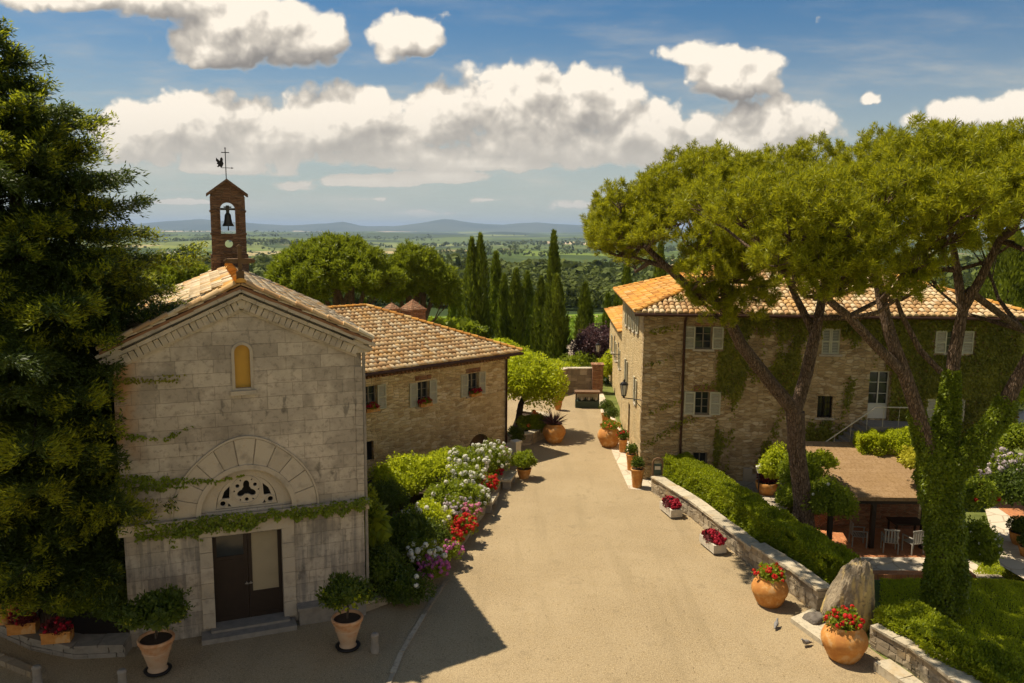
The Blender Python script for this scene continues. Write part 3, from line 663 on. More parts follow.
    for aa in (30, 150, 270, 62, 118, 182, 358, 238, 302):
        hr = .052 if aa in (30, 150, 270) else .024; rr_ = .262 if hr > .03 else .312
        holes.append([(tc[0] + rr_ * math.cos(R(aa)) + hr * math.cos(q), tc[1] + rr_ * math.sin(R(aa)) + hr * math.sin(q)) for q in np.linspace(0, 2 * np.pi, 9, endpoint=False)])
    for sx in (-1, 1):
        c = (cx + sx * .615, 3.60); holes.append([(c[0] + .07 * math.cos(a), c[1] + .07 * math.sin(a)) for a in np.linspace(0, 2 * np.pi, 12, endpoint=False)])
        tri = [(cx + sx * .445, 3.73), (cx + sx * .64, 3.735), (cx + sx * .57, 3.93), (cx + sx * .425, 4.07)]; holes.append(tri if sx > 0 else tri[::-1])
        t2 = [(cx + sx * .40, 3.50), (cx + sx * .49, 3.50), (cx + sx * .47, 3.60)]; holes.append(t2 if sx > 0 else t2[::-1])
    poly_face(m, [(cx - .79, 3.47), (cx + .79, 3.47)] + arc(cx, 3.56, .76, 2, 178, 24), holes, .07, .13); m.build('tracery', DRESS, chapel)
    ringm = MB()
    for (c0, c1, r0, r1) in ((tc[0], tc[1], .355, .40), (cx - .615, 3.60, .09, .12), (cx + .615, 3.60, .09, .12)):
        N_ = 28; v = []
        for k in range(N_):
            a = 2 * math.pi * k / N_
            for (r, y) in ((r0, .105), (r1, .105), (r1, .129), (r0, .129)): v.append((c0 + r * math.cos(a), y, c1 + r * math.sin(a)))
        ringm.add(v, [[k * 4 + j, k * 4 + (j + 1) % 4, ((k + 1) % N_) * 4 + (j + 1) % 4, ((k + 1) % N_) * 4 + j] for k in range(N_) for j in range(4)])
    ringm.build('tracery_ring', DRESS, chapel)
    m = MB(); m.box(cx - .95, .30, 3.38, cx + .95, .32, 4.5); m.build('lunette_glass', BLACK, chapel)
    # arched window
    m = MB(); o2 = [(2.80, 6.70), (3.34, 6.70)] + arc(3.07, 7.72, .27, 0, 180, 12); poly_face(m, o2, [[(2.875, 6.76), (3.265, 6.76)] + arc(3.07, 7.72, .195, 0, 180, 12)], .10, -.035)
    wo = m.build('arched_window', DRESS, chapel); m = MB(); m.box(2.86, .10, 6.74, 3.28, .12, 7.93); m.build('pane', AMBER, wo)
    m = MB(); m.box(2.74, -.10, 6.58, 3.40, -.003, 6.695, jit=.005); m.build('sill', DRESS, wo)
    # door surround + leaves
    m = MB()
    for z in np.arange(.2, 2.7, .43):
        m.box(1.80, -.05, z, 2.118, .2, z + .42, jit=.004); m.box(3.922, -.05, z, 4.25, .2, z + .42, jit=.004)
    m.box(1.80, -.055, 2.78, 4.25, .2, 3.05, jit=.006); m.build('door_surround', DRESS, chapel)
    for k, (x0, x1) in enumerate(((2.12, 3.015), (3.025, 3.92))):
        m = MB(); c = .10; y = .26
        m.box(x0, y, .2, x0 + c, y + .06, 2.74); m.box(x1 - c, y, .2, x1, y + .06, 2.74); m.box(x0 + c, y, .2, x1 - c, y + .06, .32); m.box(x0 + c, y, 2.64, x1 - c, y + .06, 2.74)
        m.box(x0 + c, y + .01, .32, x1 - c, y + .05, .95)
        if k == 0: m.box(x0 + c, y + .01, .95, x1 - c, y + .045, 2.05); m.box(x0 + c + .08, y - .01, 1.05, x1 - c - .08, y + .01, 1.95)
        d = m.build('door', WOODD, chapel)
        m = MB(); m.box(x0 + c, y + .03, (2.05 if k == 0 else .95), x1 - c, y + .04, 2.64); m.build('pane', GLASS if k == 0 else TANREFL, d)
        m = MB(); hx = x1 - .05 if k == 0 else x0 + .05; m.box(hx - .015, y - .06, 1.2, hx + .015, y - .003, 1.26); m.box(hx - .05, y - .075, 1.215, hx + .05, y - .055, 1.24); m.build('handle', STONEG, d)
    # downpipe strip at right corner
    m = MB(); m.tube([(CW + .07, .0, .1), (CW + .07, 0, HE - .3)], .045, 8); m.build('downpipe', STONEG, chapel)
    # apex stone cross
    m = MB(); z0 = HA + .22
    m.box(CW / 2 - .10, -.26, z0 - .1, CW / 2 + .10, -.06, z0 + .28, jit=.01); m.box(CW / 2 - .05, -.21, z0 + .28, CW / 2 + .05, -.11, z0 + .86, jit=.008)
    m.box(CW / 2 - .30, -.205, z0 + .48, CW / 2 - .052, -.115, z0 + .60, jit=.012); m.box(CW / 2 + .052, -.205, z0 + .48, CW / 2 + .30, -.115, z0 + .60, jit=.012)
    for sx in (-.33, .33): m.lathe([(.001, -.07), (.07, 0), (.001, .07)], 8, (CW / 2 + sx, -.16, z0 + .54))
    m.lathe([(.001, -.08), (.08, 0), (.001, .08)], 8, (CW / 2, -.16, z0 + .9)); m.build('stone_cross', simple('lichen_dark_stone', (.13, .075, .035), .95, .5, 6, .5), chapel)
    # bell gable
    T = Matrix.Translation((CW / 2 + .08, CL - .9, 0)); m = MB(T); b0 = 8.8
    arch = [(-.27, 10.72), (.27, 10.72)] + arc(0, 11.62, .27, 0, 180, 14)
    circ = [(.15 * math.cos(a), 10.34 + .15 * math.sin(a)) for a in np.linspace(0, 2 * np.pi, 18, endpoint=False)]
    poly_face(m, [(-.60, b0), (.60, b0), (.60, 12.22), (0, 12.66), (-.60, 12.22)], [arch, circ], .5)
    bg = m.build('bell_gable', BELFRY, chapel)
    m = MB(T)
    for sx in (-1, 1):
        xa, xb = sorted((sx * .38, sx * .62)); m.box(xa, -.06, b0, xb, -.003, 12.1); m.box(xa - .03, -.10, 11.52, xb + .03, .56, 11.60); m.box(xa - .03, -.10, 10.68, xb + .03, .56, 10.75)
        m.box(xa - .05, -.12, 9.0, xb + .05, .6, 9.95)
    m.box(-.38, -.05, 9.95, .38, -.004, 10.02); m.build('pilaster', BELFRY, bg)
    m = MB(T)
    for sx in (-1, 1):
        m.add([(0, -.12, 12.76), (sx * .74, -.12, 12.20), (sx * .74, .62, 12.20), (0, .62, 12.76), (0, -.12, 12.655), (sx * .74, -.12, 12.10), (sx * .74, .62, 12.10), (0, .62, 12.655)],
              [[0, 1, 2, 3], [4, 5, 6, 7], [0, 1, 5, 4], [1, 2, 6, 5], [2, 3, 7, 6]])
    m.build('gable_coping', BELFRY, bg)
    m = MB(T); y = .25
    m.lathe([(.215, 11.02 - .02), (.20, 11.05), (.155, 11.12), (.125, 11.30), (.115, 11.42), (.07, 11.49), (.02, 11.5)], 20, (0, y, 0)); m.tube([(0, y, 11.05), (0, y, 10.84)], [.014, .03], 6)
    m.box(-.26, y - .04, 11.60, .26, y + .04, 11.68); m.box(-.06, y - .05, 11.49, .06, y + .05, 11.78); m.box(-.14, y - .035, 11.69, .14, y + .035, 11.74); m.build('bell', BRONZE, bg)
    m = MB(T); zt = 12.76
    m.tube([(0, y, zt - .06), (0, y, zt + 1.12)], .018, 6); m.box(-.14, y - .012, zt + .96, .14, y + .012, zt + .99); m.lathe([(.001, 0), (.035, .035), (.001, .07)], 8, (0, y, zt + 1.1))
    m.box(-.18, y - .01, zt + .40, .20, y + .01, zt + .42); m.tube([(.20, y, zt + .41), (.27, y, zt + .41)], [.035, .004], 6)
    poly_face(m, [(-.31, zt + .44), (-.26, zt + .43), (-.22, zt + .46), (-.17, zt + .42), (-.12, zt + .44), (-.10, zt + .50), (-.07, zt + .56), (-.10, zt + .64), (-.09, zt + .74), (-.14, zt + .80), (-.19, zt + .75), (-.2, zt + .66), (-.27, zt + .72), (-.33, zt + .78), (-.34, zt + .66), (-.29, zt + .60), (-.32, zt + .55), (-.26, zt + .52)], [], .014, y - .007)
    m.build('weathervane', IRON, bg)
build_chapel()
# ---------------------------------------------------------------- farmhouse behind the chapel
F2 = (-8.26, 32.27); F2R = R(43)
house2 = empty('stone_farmhouse', 'golden rubble farmhouse with hipped tile roof and three shuttered upper windows behind the chapel', 'farmhouse', (*F2, 0), F2R)
def FW(x, y, z=0): return Matrix.Translation((*F2, 0)) @ Matrix.Rotation(F2R, 4, 'Z') @ Vector((x, y, z))
def build_house2():
    L = 11.0; Wd = 10.0; E = 4.86; oh = .5; sl = R(21.5)
    m = MB(); hs = [rect(11 - 2.25 - .34, 2.98, 11 - 2.25 + .34, 4.08), rect(11 - 5.24 - .34, 2.92, 11 - 5.24 + .34, 4.04), rect(11 - 8.1 - .36, 3.1, 11 - 8.1 + .36, 4.2), rect(11 - 8.35 - .4, .9, 11 - 8.35 + .4, 1.75),
        [(11 - 2.5, .05), (11 - 1.2, .05)] + arc(11 - 1.85, .35, .65, 0, 180, 10)]
    poly_face(m, rect(0, -.2, L, E), hs, .4); m.box(L - .4, .402, -.2, L, Wd, E); m.box(0, .402, -.2, .4, Wd, E); m.box(.402, Wd - .4, -.2, L - .402, Wd, E)
    m.build('wall', RUB2, house2)
    I = Matrix.Identity(4)
    window(house2, I, 11 - 2.25, 2.98, .68, 1.10); window(house2, I, 11 - 5.24, 2.92, .68, 1.12); window(house2, I, 11 - 8.1, 3.1, .72, 1.1)
    m = MB(); m.box(11 - 8.35 - .4, .16, .9, 11 - 8.35 + .4, .2, 1.75); m.build('cellar_window', BLACK, house2)
    m = MB(); poly_face(m, [(11 - 2.5, .05), (11 - 1.2, .05)] + arc(11 - 1.85, .35, .64, 0, 180, 10), [], .06, .3); m.build('arched_door', WOOD, house2)
    for xx in (11 - 2.25, 11 - 5.24): m = MB(); m.box(xx - .45, -.02, 4.11, xx + .45, -.003, 4.32, jit=.005); m.build('brick_lintel', BRICK, house2)
    m = MB()
    for x in np.arange(-.1, L + .1, .20): m.box(x, -.16, E - .30, x + .11, -.003, E - .14)
    m.box(-.2, -.26, E - .135, L + .2, -.004, E - .03); m.build('dentil_cornice', BRICK, house2)
    # hipped roof
    hw = Wd / 2 + oh; zt = E + .02; rk = hw * math.tan(sl)
    P = [(-.6, -oh, zt), (L + oh, -oh, zt), (L + oh, Wd + oh, zt), (-.6, Wd + oh, zt), (-.6, Wd / 2, zt + rk), (L + oh - hw, Wd / 2, zt + rk)]
    m = MB(); Q = P + [(a, b, c - .07) for a, b, c in P]
    m.add(Q, [[0, 1, 5, 4], [2, 3, 4, 5], [7, 6, 10, 11], [9, 8, 11, 10], [0, 6, 7, 1], [1, 7, 8, 2], [2, 8, 9, 3]]); m.add([P[1], P[2], P[5]], [[0, 1, 2]])
    ro = m.build('roof', PAN, house2)
    cs, sn = math.cos(sl), math.sin(sl)
    t = MB(); tiles(t, (-.6, -oh - .03, zt + .012), (1, 0, 0), (0, cs, sn), L + oh + .6, lambda u: (0, min(hw, L + oh + .6 - u) / cs - .03)); t.build('roof_tiles', TILE, ro)
    t = MB(); tiles(t, (L + oh + .03, -oh, zt + .012), (0, 1, 0), (-cs, 0, sn), 2 * hw, lambda u: (0, min(u, 2 * hw - u) / cs - .03)); t.build('roof_tiles', TILE, ro)
    t = MB(); ridge_tiles(t, (L + oh, -oh, zt + .06), (L + oh - hw, Wd / 2, zt + rk + .06), .26); ridge_tiles(t, (-.6, Wd / 2, zt + rk + .06), (L + oh - hw, Wd / 2, zt + rk + .06), .26); ridge_tiles(t, (L + oh, Wd + oh, zt + .06), (L + oh - hw, Wd / 2, zt + rk + .06), .26); t.build('ridge_tiles', TILEO, ro)
    for (px, py, w, h) in ((413, 322, .95, 1.25), (392, 322, .6, .75)):
        # chimneys stand on the rear slope
        p = D(px, py, 42.3 if w > .8 else 41.5); lp = (Matrix.Translation((*F2, 0)) @ Matrix.Rotation(F2R, 4, 'Z')).inverted() @ p
        m = MB(); x, y = lp.x, lp.y; m.box(x - w / 2, y - w / 2, 5.2, x + w / 2, y + w / 2, lp.z + .62); m.box(x - w / 2 - .06, y - w / 2 - .06, lp.z + .622, x + w / 2 + .06, y + w / 2 + .06, lp.z + .72)
        hz = lp.z + .72; e = w / 2 + .02; m.add([(x - e, y - e, hz), (x + e, y - e, hz), (x + e, y + e, hz), (x - e, y + e, hz), (x, y, hz + h * .4)], [[0, 1, 4], [1, 2, 4], [2, 3, 4], [3, 0, 4]]); m.build('chimney', BRICK, ro)
    m = MB(); m.tube([(L - .12, -.07, .1), (L - .12, -.07, E - .3), (L - .1, -.3, E - .04)], .05, 8); m.tube([(0, -oh - .1, E - .03), (L + oh, -oh - .1, E - .03)], .065, 8); m.build('downpipe', PIPE, house2)
build_house2()
# ---------------------------------------------------------------- villa at right
V0 = (5.73, 34.64); VR = R(-3)
villa = empty('stone_villa', 'two-storey rubble stone villa with hipped tile roof and ochre side wall', 'villa', (*V0, 0), VR)
def VW(x, y, z=0): return Matrix.Translation((*V0, 0)) @ Matrix.Rotation(VR, 4, 'Z') @ Vector((x, y, z))
def build_villa():
    L = 15.9; Wd = 12.0; E = 7.42; oh = .42; sl = R(18)
    wins = [(2.55, 5.88, .72, .98, 'open'), (2.6, 2.98, .62, 1.02, 'open'), (7.96, 5.73, .76, 1.1, 'closed'), (13.08, 5.85, .62, .97, 'open'), (7.87, 2.94, .64, .96, None), (12.95, 2.91, .62, .96, 'open')]
    hs = [rect(x - w / 2, z, x + w / 2, z + h) for x, z, w, h, s in wins] + [rect(2.28, .72, 2.92, 1.26), rect(9.68, 2.92, 10.55, 5.02), rect(4.14, 6.32, 4.52, 6.5)]
    m = MB(); poly_face(m, rect(0, -1.3, L, E), hs, .4); m.box(L - .4, .402, -1.3, L, Wd, E); m.box(.402, Wd - .4, -1.3, L - .402, Wd, E); m.build('front_wall', RUB, villa)
    I = Matrix.Identity(4)
    for x, z, w, h, s in wins:
        window(villa, I, x, z, w, h, s, sw=.47 if s == 'open' else None, mat_=WOODD if s is None else None)
    m = MB()
    for k in range(5): m.box(7.6 + k * .12, .05, 2.94, 7.62 + k * .12, .07, 3.9)
    for k in range(4): m.box(7.56, .042, 3.05 + k * .24, 8.18, .049, 3.07 + k * .24)
    m.build('window_grille', IRON, villa)
    window(villa, I, 2.6, .72, .62, .54, None, rows=1); window(villa, I, 10.115, 3.55, .86, 1.46, None, rows=3, nm='french_door', sill=False, mat_=WPAINT)
    m = MB(); m.box(9.69, .13, 2.93, 10.54, .21, 3.545); m.build('door_panel', WPAINT, villa)
    m = MB(); m.box(4.14, .2, 6.32, 4.52, .25, 6.5); m.build('vent', BLACK, villa)
    m = MB(); m.box(2.2, -.02, 4.02, 3.1, -.003, 4.28, jit=.01); m.build('brick_lintel', BRICK, villa); m = MB(); m.box(2.15, -.02, 6.88, 3.0, -.003, 7.02, jit=.01); m.build('brick_lintel', BRICK, villa)
    # ochre side wall
    T = Matrix.Translation((0, Wd, 0)) @ Matrix.Rotation(R(-90), 4, 'Z')   # frame x toward the viewpoint, y into the building
    sw = [(Wd - 2.9, 6.35, .50, 1.15), (Wd - 4.7, 6.2, .5, 1.15), (Wd - 6.6, 6.1, .5, 1.15), (Wd - 8.7, 6.0, .5, 1.15), (Wd - 3.0, 2.95, .55, 1.2), (Wd - 8.0, 2.9, .6, 1.3)]
    sw = [(a, b - .15, c, d) for a, b, c, d in sw]
    m = MB(T); poly_face(m, rect(.40, -.1, Wd - .002, E), [rect(x - w / 2, z, x + w / 2, z + h) for x, z, w, h in sw] + [rect(Wd - 6.5, 0., Wd - 5.6, 2.1)], .38, .02); m.build('side_wall', REND, villa)
    for x, z, w, h in sw: window(villa, T, x, z, w, h, 'open', sw=.36)
    m = MB(T); m.box(Wd - 6.5, .2, 0, Wd - 5.6, .26, 2.1); m.build('side_door', WOODD, villa)
    m = MB()
    for k, z in enumerate(np.arange(0, E - .35, .34)): m.box(-.03, -.03, z, (.55 if k % 2 else .34), -.003, z + .325, jit=.008); m.box(-.028, .0, z, -.0, (.34 if k % 2 else .55), z + .325, jit=.008)
    m.build('quoin_stones', RUB, villa)
    # roof
    hw = Wd / 2 + oh; zt = E + .02; rk = hw * math.tan(sl); x0, x1 = -oh, L + oh
    P = [(x0, -oh, zt), (x1, -oh, zt), (x1, Wd + oh, zt), (x0, Wd + oh, zt), (x0 + hw, Wd / 2, zt + rk), (x1 - hw, Wd / 2, zt + rk)]
    Q = P + [(a, b, c - .07) for a, b, c in P]
    m = MB(); m.add(Q, [[0, 1, 5, 4], [2, 3, 4, 5], [7, 6, 10, 11], [9, 8, 11, 10], [0, 6, 7, 1], [1, 7, 8, 2], [2, 8, 9, 3], [3, 9, 6, 0]]); m.add([P[1], P[2], P[5], P[3], P[0], P[4]], [[0, 1, 2], [3, 4, 5]])
    ro = m.build('roof', PAN, villa); cs, sn = math.cos(sl), math.sin(sl)
    t = MB(); tiles(t, (x0, -oh - .03, zt + .012), (1, 0, 0), (0, cs, sn), x1 - x0, lambda u: (0, min(hw, u, x1 - x0 - u) / cs - .03), w=.25, l=.40); t.build('roof_tiles', TILE, ro)
    t = MB(); tiles(t, (x0 - .03, -oh, zt + .012), (0, 1, 0), (cs, 0, sn), 2 * hw, lambda u: (0, min(u, 2 * hw - u) / cs - .03)); t.build('side_roof_tiles', TILEO, ro)
    t = MB(); tiles(t, (x1 + .03, -oh, zt + .012), (0, 1, 0), (-cs, 0, sn), 2 * hw, lambda u: (0, min(u, 2 * hw - u) / cs - .03)); t.build('side_roof_tiles', TILEO, ro)
    t = MB()
    for a, b in ((P[0], P[4]), (P[3], P[4]), (P[1], P[5]), (P[2], P[5]), (P[4], P[5])): ridge_tiles(t, (a[0], a[1], a[2] + .06), (b[0], b[1], b[2] + .06), .26)
    t.build('ridge_tiles', TILEO, ro)
    m = MB(); m.tube([(x0 - .06, -oh - .1, E - .03), (x1, -oh - .1, E - .03)], .065, 8); m.tube([(1.72, -.07, .0), (1.72, -.07, E - .35), (1.72, -oh - .06, E - .06)], .055, 8); m.build('downpipe', PIPE, villa)
build_villa()
# annex beyond the villa
annex = empty('annex_wing', 'low ochre wing with a small tiled roof at the far end of the villa', 'house wing', tuple(VW(.25, 12.1)), VR)
m = MB(); m.box(0, .0, -.2, 6, 13, 4.9); m.build('wall', REND, annex)
m = MB(); m.add([(-.35, -.0, 5.0), (-.35, 13.3, 5.0), (6, 13.3, 6.3), (6, 0, 6.3), (-.35, 0, 4.92), (-.35, 13.3, 4.92)], [[0, 3, 2, 1], [0, 1, 5, 4]]); ro = m.build('roof', PAN, annex)
t = MB(); tiles(t, (-.4, 0, 5.02), (0, 1, 0), (6.35, 0, 1.3), 13.3, lambda u: (0, 6.4)); t.build('roof_tiles', TILEO, ro)
for k, yy in enumerate((1.5, 4.5, 8.)):
    T = Matrix.Translation((-.16, yy + .4, 0)) @ Matrix.Rotation(R(-90), 4, 'Z'); window(annex, T, .4, 2.6, .6, 1.2, 'open', sw=.35)
# outside stair to the villa balcony door
st = empty('outdoor_stair', 'stone stair with thin pale handrail climbing the villa wall to the white glazed door', 'stair', tuple(VW(5.9, -1.2)), VR)
m = MB(); n = 17
for k in range(n): m.box(k * .215, 0, -.3, k * .215 + .213, 1.19, (k + 1) * 2.87 / n, jit=.004)
m.box(n * .215, 0, -.3, n * .215 + 2.0, 1.19, 2.88); m.build('steps', STONEG, st)
m = MB()
pr = [(-.05, -.03, .85), (n * .215, -.03, 3.72), (n * .215 + 1.9, -.03, 3.72)]; m.tube(pr, .028, 6)
for k in range(0, n + 9, 3): x = k * .215 + .1; z = min(2.88, (k + 1) * 2.87 / n); m.tube([(x, .0, z), (x, -.03, z + .85)], .012, 5)
m.build('handrail', PALEST, st)
# ================================================================== vegetation
_K = RS.normal(0, 1, (7, 3)); _PH = RS.uniform(0, 6.28, 7)
def snoise(p, f=1., seed=0.):
    p = np.asarray(p) * f + seed * 3.1; o = 0
    for k in range(7): o = o + np.sin(p @ _K[k] * (1 + .35 * k) + _PH[k] + seed) / (1 + .3 * k)
    return o / 3.2
def rdirs(n): return unit(RS.normal(0, 1, (n, 3)))
def blob_leaves(mb, c, r, n, L, Wd, bump=.28, f=2.2, shell=.35, zmin=-.35, up=.25, seed=None, mi=0):
    c = np.array(c, float); r = np.array(r, float); seed = RS.uniform(0, 50) if seed is None else seed
    d = rdirs(int(n * 1.5)); d = d[d[:, 2] > zmin][:n]; n = len(d)
    rad = (1 - shell * RS.rand(n) ** 1.6) * (1 + bump * snoise(d, f, seed)[:, ])
    p = c + d * r * rad[:, None]; dr = unit(d + RS.normal(0, .75, (n, 3)) + [0, 0, up])
    mb.leaves(p, dr, d + RS.normal(0, .6, (n, 3)), L * RS.uniform(.6, 1.25, n), Wd * RS.uniform(.7, 1.2, n), mi); return p, d
def flowerheads(name, mat_, pts, dirs, rr, parent, k=26):
    mb = MB(); P = np.repeat(pts, k, 0); dd = unit(RS.normal(0, 1, (len(P), 3)) + np.repeat(dirs, k, 0) * .7)
    R_ = np.repeat(1.05 * rr * RS.uniform(.75, 1.25, len(pts)), k)[:, None]
    nrm = dd; tang = unit(np.cross(dd, RS.normal(0, 1, dd.shape))); s = R_[:, 0] * .85
    mb.leaves(P + dd * R_ * .8 - tang * s[:, None] * .5, tang, nrm, s, s * .9); return mb.build(name, mat_, parent)
def cores(mb, c, r, mi=0):
    """dense dark twig mass inside a bush so it is not see-through"""
    n = 60; d = rdirs(220); d = d[d[:, 2] > -.3]; mb.leaves(np.array(c) + d * np.array(r) * .55, unit(np.cross(d, rdirs(len(d)))), d, max(r) * .5, max(r) * .4, mi)
def bush(name, label, cat, c, r, mat_, n=2500, L=.10, Wd=.06, fl=None, group=None, bump=.28, f=2.2, zmin=-.3, lobes=None):
    mb = MB(); c = np.array(c, float); r = np.array(r, float)
    allp = []; alld = []
    parts = [(c, r)] if not lobes else [(c + np.array(o) * r, r * s) for o, s in lobes]
    for cc, rr in parts:
        cores(mb, cc, rr); p, d = blob_leaves(mb, cc, rr, n // len(parts), L, Wd, bump, f, zmin=zmin); allp.append(p); alld.append(d)
    o = mb.build(name, mat_); tag(o, label, cat, group); p = np.concatenate(allp); d = np.concatenate(alld)
    for q in (fl or []):
        nm, fm, cnt, sz = q[:4]; cnt = int(cnt * 1.15); ok = d[:, 2] > (q[4] if len(q) > 4 else -.1)
        ok &= (d[:, 1] < .6)
        idx = np.where(ok)[0]; idx = RS.choice(idx, min(cnt, len(idx)), replace=False); out = p[idx] + d[idx] * sz * .5
        flowerheads(nm, fm, out, d[idx], sz, o)
    return o
def LOB(n, s=.62, sp=.55):
    out = []
    for k in range(n):
        a = 2 * math.pi * k / n + RS.uniform(-.3, .3); out.append(((math.cos(a) * sp, math.sin(a) * sp, RS.uniform(-.2, .25)), s * RS.uniform(.8, 1.1)))
    out.append(((0, 0, .3), s)); return out

# ---- stone pines
def pine(name, label, limbs, lobes, base, mat_=None, puffs=22, K=64, L=.175, Wd=.021, pr=.2, group=None, bark=None, trunk_n=12):
    root = empty(name, label, 'pine tree', tuple(base), 0, group); b = Vector(base)
    m = MB(Matrix.Translation(-b)); ends = []
    for pts, rad in limbs: m.tube(pts, rad, trunk_n, bump=.05); ends += [Vector(q) for q in pts[len(pts) // 2:]]
    allends = [Vector(q) for pts, rad in limbs for q in pts[1:]]
    m.build('trunk', bark or BARK, root)
    br = MB(Matrix.Translation(-b)); C = []; DD = []
    for (x, y, z, r) in lobes:
        c = Vector((x, y, z)); src = min(ends, key=lambda e: (e - c).length + max(0, e.z - c.z) * 2)
        mid = src.lerp(c, .5) + Vector((RS.uniform(-.2, .2), RS.uniform(-.2, .2), -.12 * (c - src).length)); tip = c + Vector((0, 0, -r * .1))
        br.tube([src, mid, tip], [.075 * r ** .5 + .02, .055, .02], 6, cap=False)
        for q in range(7):
            dd = Vector(rdirs(1)[0]); dd.z = abs(dd.z) * .6 - .1; br.tube([mid.lerp(tip, RS.uniform(.2, 1)), c + dd * r * .8], [.025, .006], 4, cap=False)
        n = int(puffs * r * r * 4); d = rdirs(n * 2); d = d[(d[:, 2] > -.45)][:n]; rad = RS.uniform(.35, 1., len(d)) ** .5 * (1 + .22 * snoise(d, 3.2, x))
        C.append(np.array([x, y, z]) + d * (r * rad)[:, None] * [1, 1, .78]); DD.append(d)
    br.build('branches', bark or BARK, root)
    C = np.concatenate(C); DD = np.concatenate(DD); n = len(C)
    ax = unit(DD * .5 + [0, 0, .75] + RS.normal(0, .25, (n, 3)))
    A = np.repeat(ax, K, 0); nd = unit(A * .75 + rdirs(n * K) * 1.0); P = np.repeat(C, K, 0) + nd * .02 + A * RS.uniform(-.08, .12, (n * K, 1)) * (pr / .2)
    lm = MB(Matrix.Translation(-b)); lm.leaves(P, nd, rdirs(n * K), L * RS.uniform(.7, 1.15, n * K), Wd); lm.build('crown', mat_ or PINE, root)
    return root
def dome_lobes(cx, cy, Rx, Ry, ztop, zedge, n, rl, thick=0., tilt=(0, 0), seed=0):
    out = []; rs = np.random.RandomState(seed)
    ga = 2.39996
    for i in range(n):
        rr = math.sqrt((i + .5) / n); a = i * ga + seed; x = cx + math.cos(a) * rr * (Rx - rl * .6); y = cy + math.sin(a) * rr * (Ry - rl * .6)
        z = ztop - rl * .8 - (ztop - zedge) * rr ** 2.2 + tilt[0] * (x - cx) + tilt[1] * (y - cy) + rs.uniform(-.35, .25)
        out.append((x + rs.uniform(-.3, .3), y + rs.uniform(-.3, .3), z, rl * rs.uniform(.8, 1.15)))
        if thick and rs.rand() < .7: out.append((x + rs.uniform(-.6, .6), y + rs.uniform(-.6, .6), z - thick * rs.uniform(.6, 1.1) , rl * rs.uniform(.7, .95)))
    return out
def pt(px, py, Y): return tuple(D(px, py, Y))
# pine A (dark single trunk, forks low)
YA = 27.2; A0 = Vector((*G(804, 542, -.1)[:2], -.2))
YA = A0.y
fa = pt(795, 412, YA)
limA = [([tuple(A0), pt(803, 500, YA), pt(797, 455, YA), fa], [.46, .33, .30, .32]),
        ([fa, pt(770, 382, YA - .3), pt(741, 345, YA - .6), pt(722, 305, YA - .8), pt(690, 288, YA - .8), pt(668, 268, YA - .6), pt(645, 246, YA - .4), pt(622, 233, YA)], [.26, .22, .20, .18, .15, .12, .09, .05]),
        ([pt(668, 268, YA - .6), pt(650, 262, YA - .2), pt(630, 256, YA + .2)], [.09, .07, .03]),
        ([pt(728, 310, YA - .8), pt(722, 280, YA - .5), pt(712, 255, YA)], [.15, .11, .06]),
        ([fa, pt(806, 375, YA + .2), pt(815, 335, YA + .3), pt(822, 300, YA + .5), pt(826, 270, YA + .8), pt(835, 235, YA + .5)], [.24, .22, .19, .15, .11, .06]),
        ([pt(815, 335, YA + .3), pt(800, 305, YA + .8), pt(788, 280, YA + 1.2), pt(775, 245, YA + 1.4)], [.15, .12, .10, .05]),
        ([pt(816, 330, YA + .3), pt(822, 318, YA), pt(845, 318, YA - .2), pt(880, 300, YA), pt(905, 282, YA + .5)], [.12, .10, .09, .07, .04])]
lobA = dome_lobes(6.75, YA + .2, 4.5, 4.2, 14.0, 11.4, 26, .98, .9, seed=1)
lobA = [l for l in lobA if not (640 < 512 + F * l[0] / l[1] < 690 and l[2] < 10.6)]
for (px, py, dy, r) in [(780, 168, 1, 1.0), (815, 160, .5, 1.0), (800, 185, -1.5, 1.), (835, 190, -1, 1.), (606, 230, 0, .85), (616, 250, .4, .7), (640, 236, -.5, .9), (598, 246, .6, .6), (628, 212, .8, .9), (655, 215, -1, .85), (672, 205, .5, .9), (706, 262, -1.6, .95), (700, 294, -1.8, .6), (720, 318, -1.8, .6), (745, 312, -1.7, .6), (712, 300, -2., .8), (742, 288, -2, .95), (722, 262, -1.8, 1.), (770, 262, -1.5, 1.), (760, 300, -1., .72), (795, 270, -1.5, .9), (800, 240, -1.8, 1.1), (745, 240, -2, 1.1)]:
    lobA.append((*pt(px, py, YA + dy), r))
pineA = pine('stone_pine', 'umbrella pine with bare dark forked trunk standing behind the low wall hedge', limA, lobA, A0)
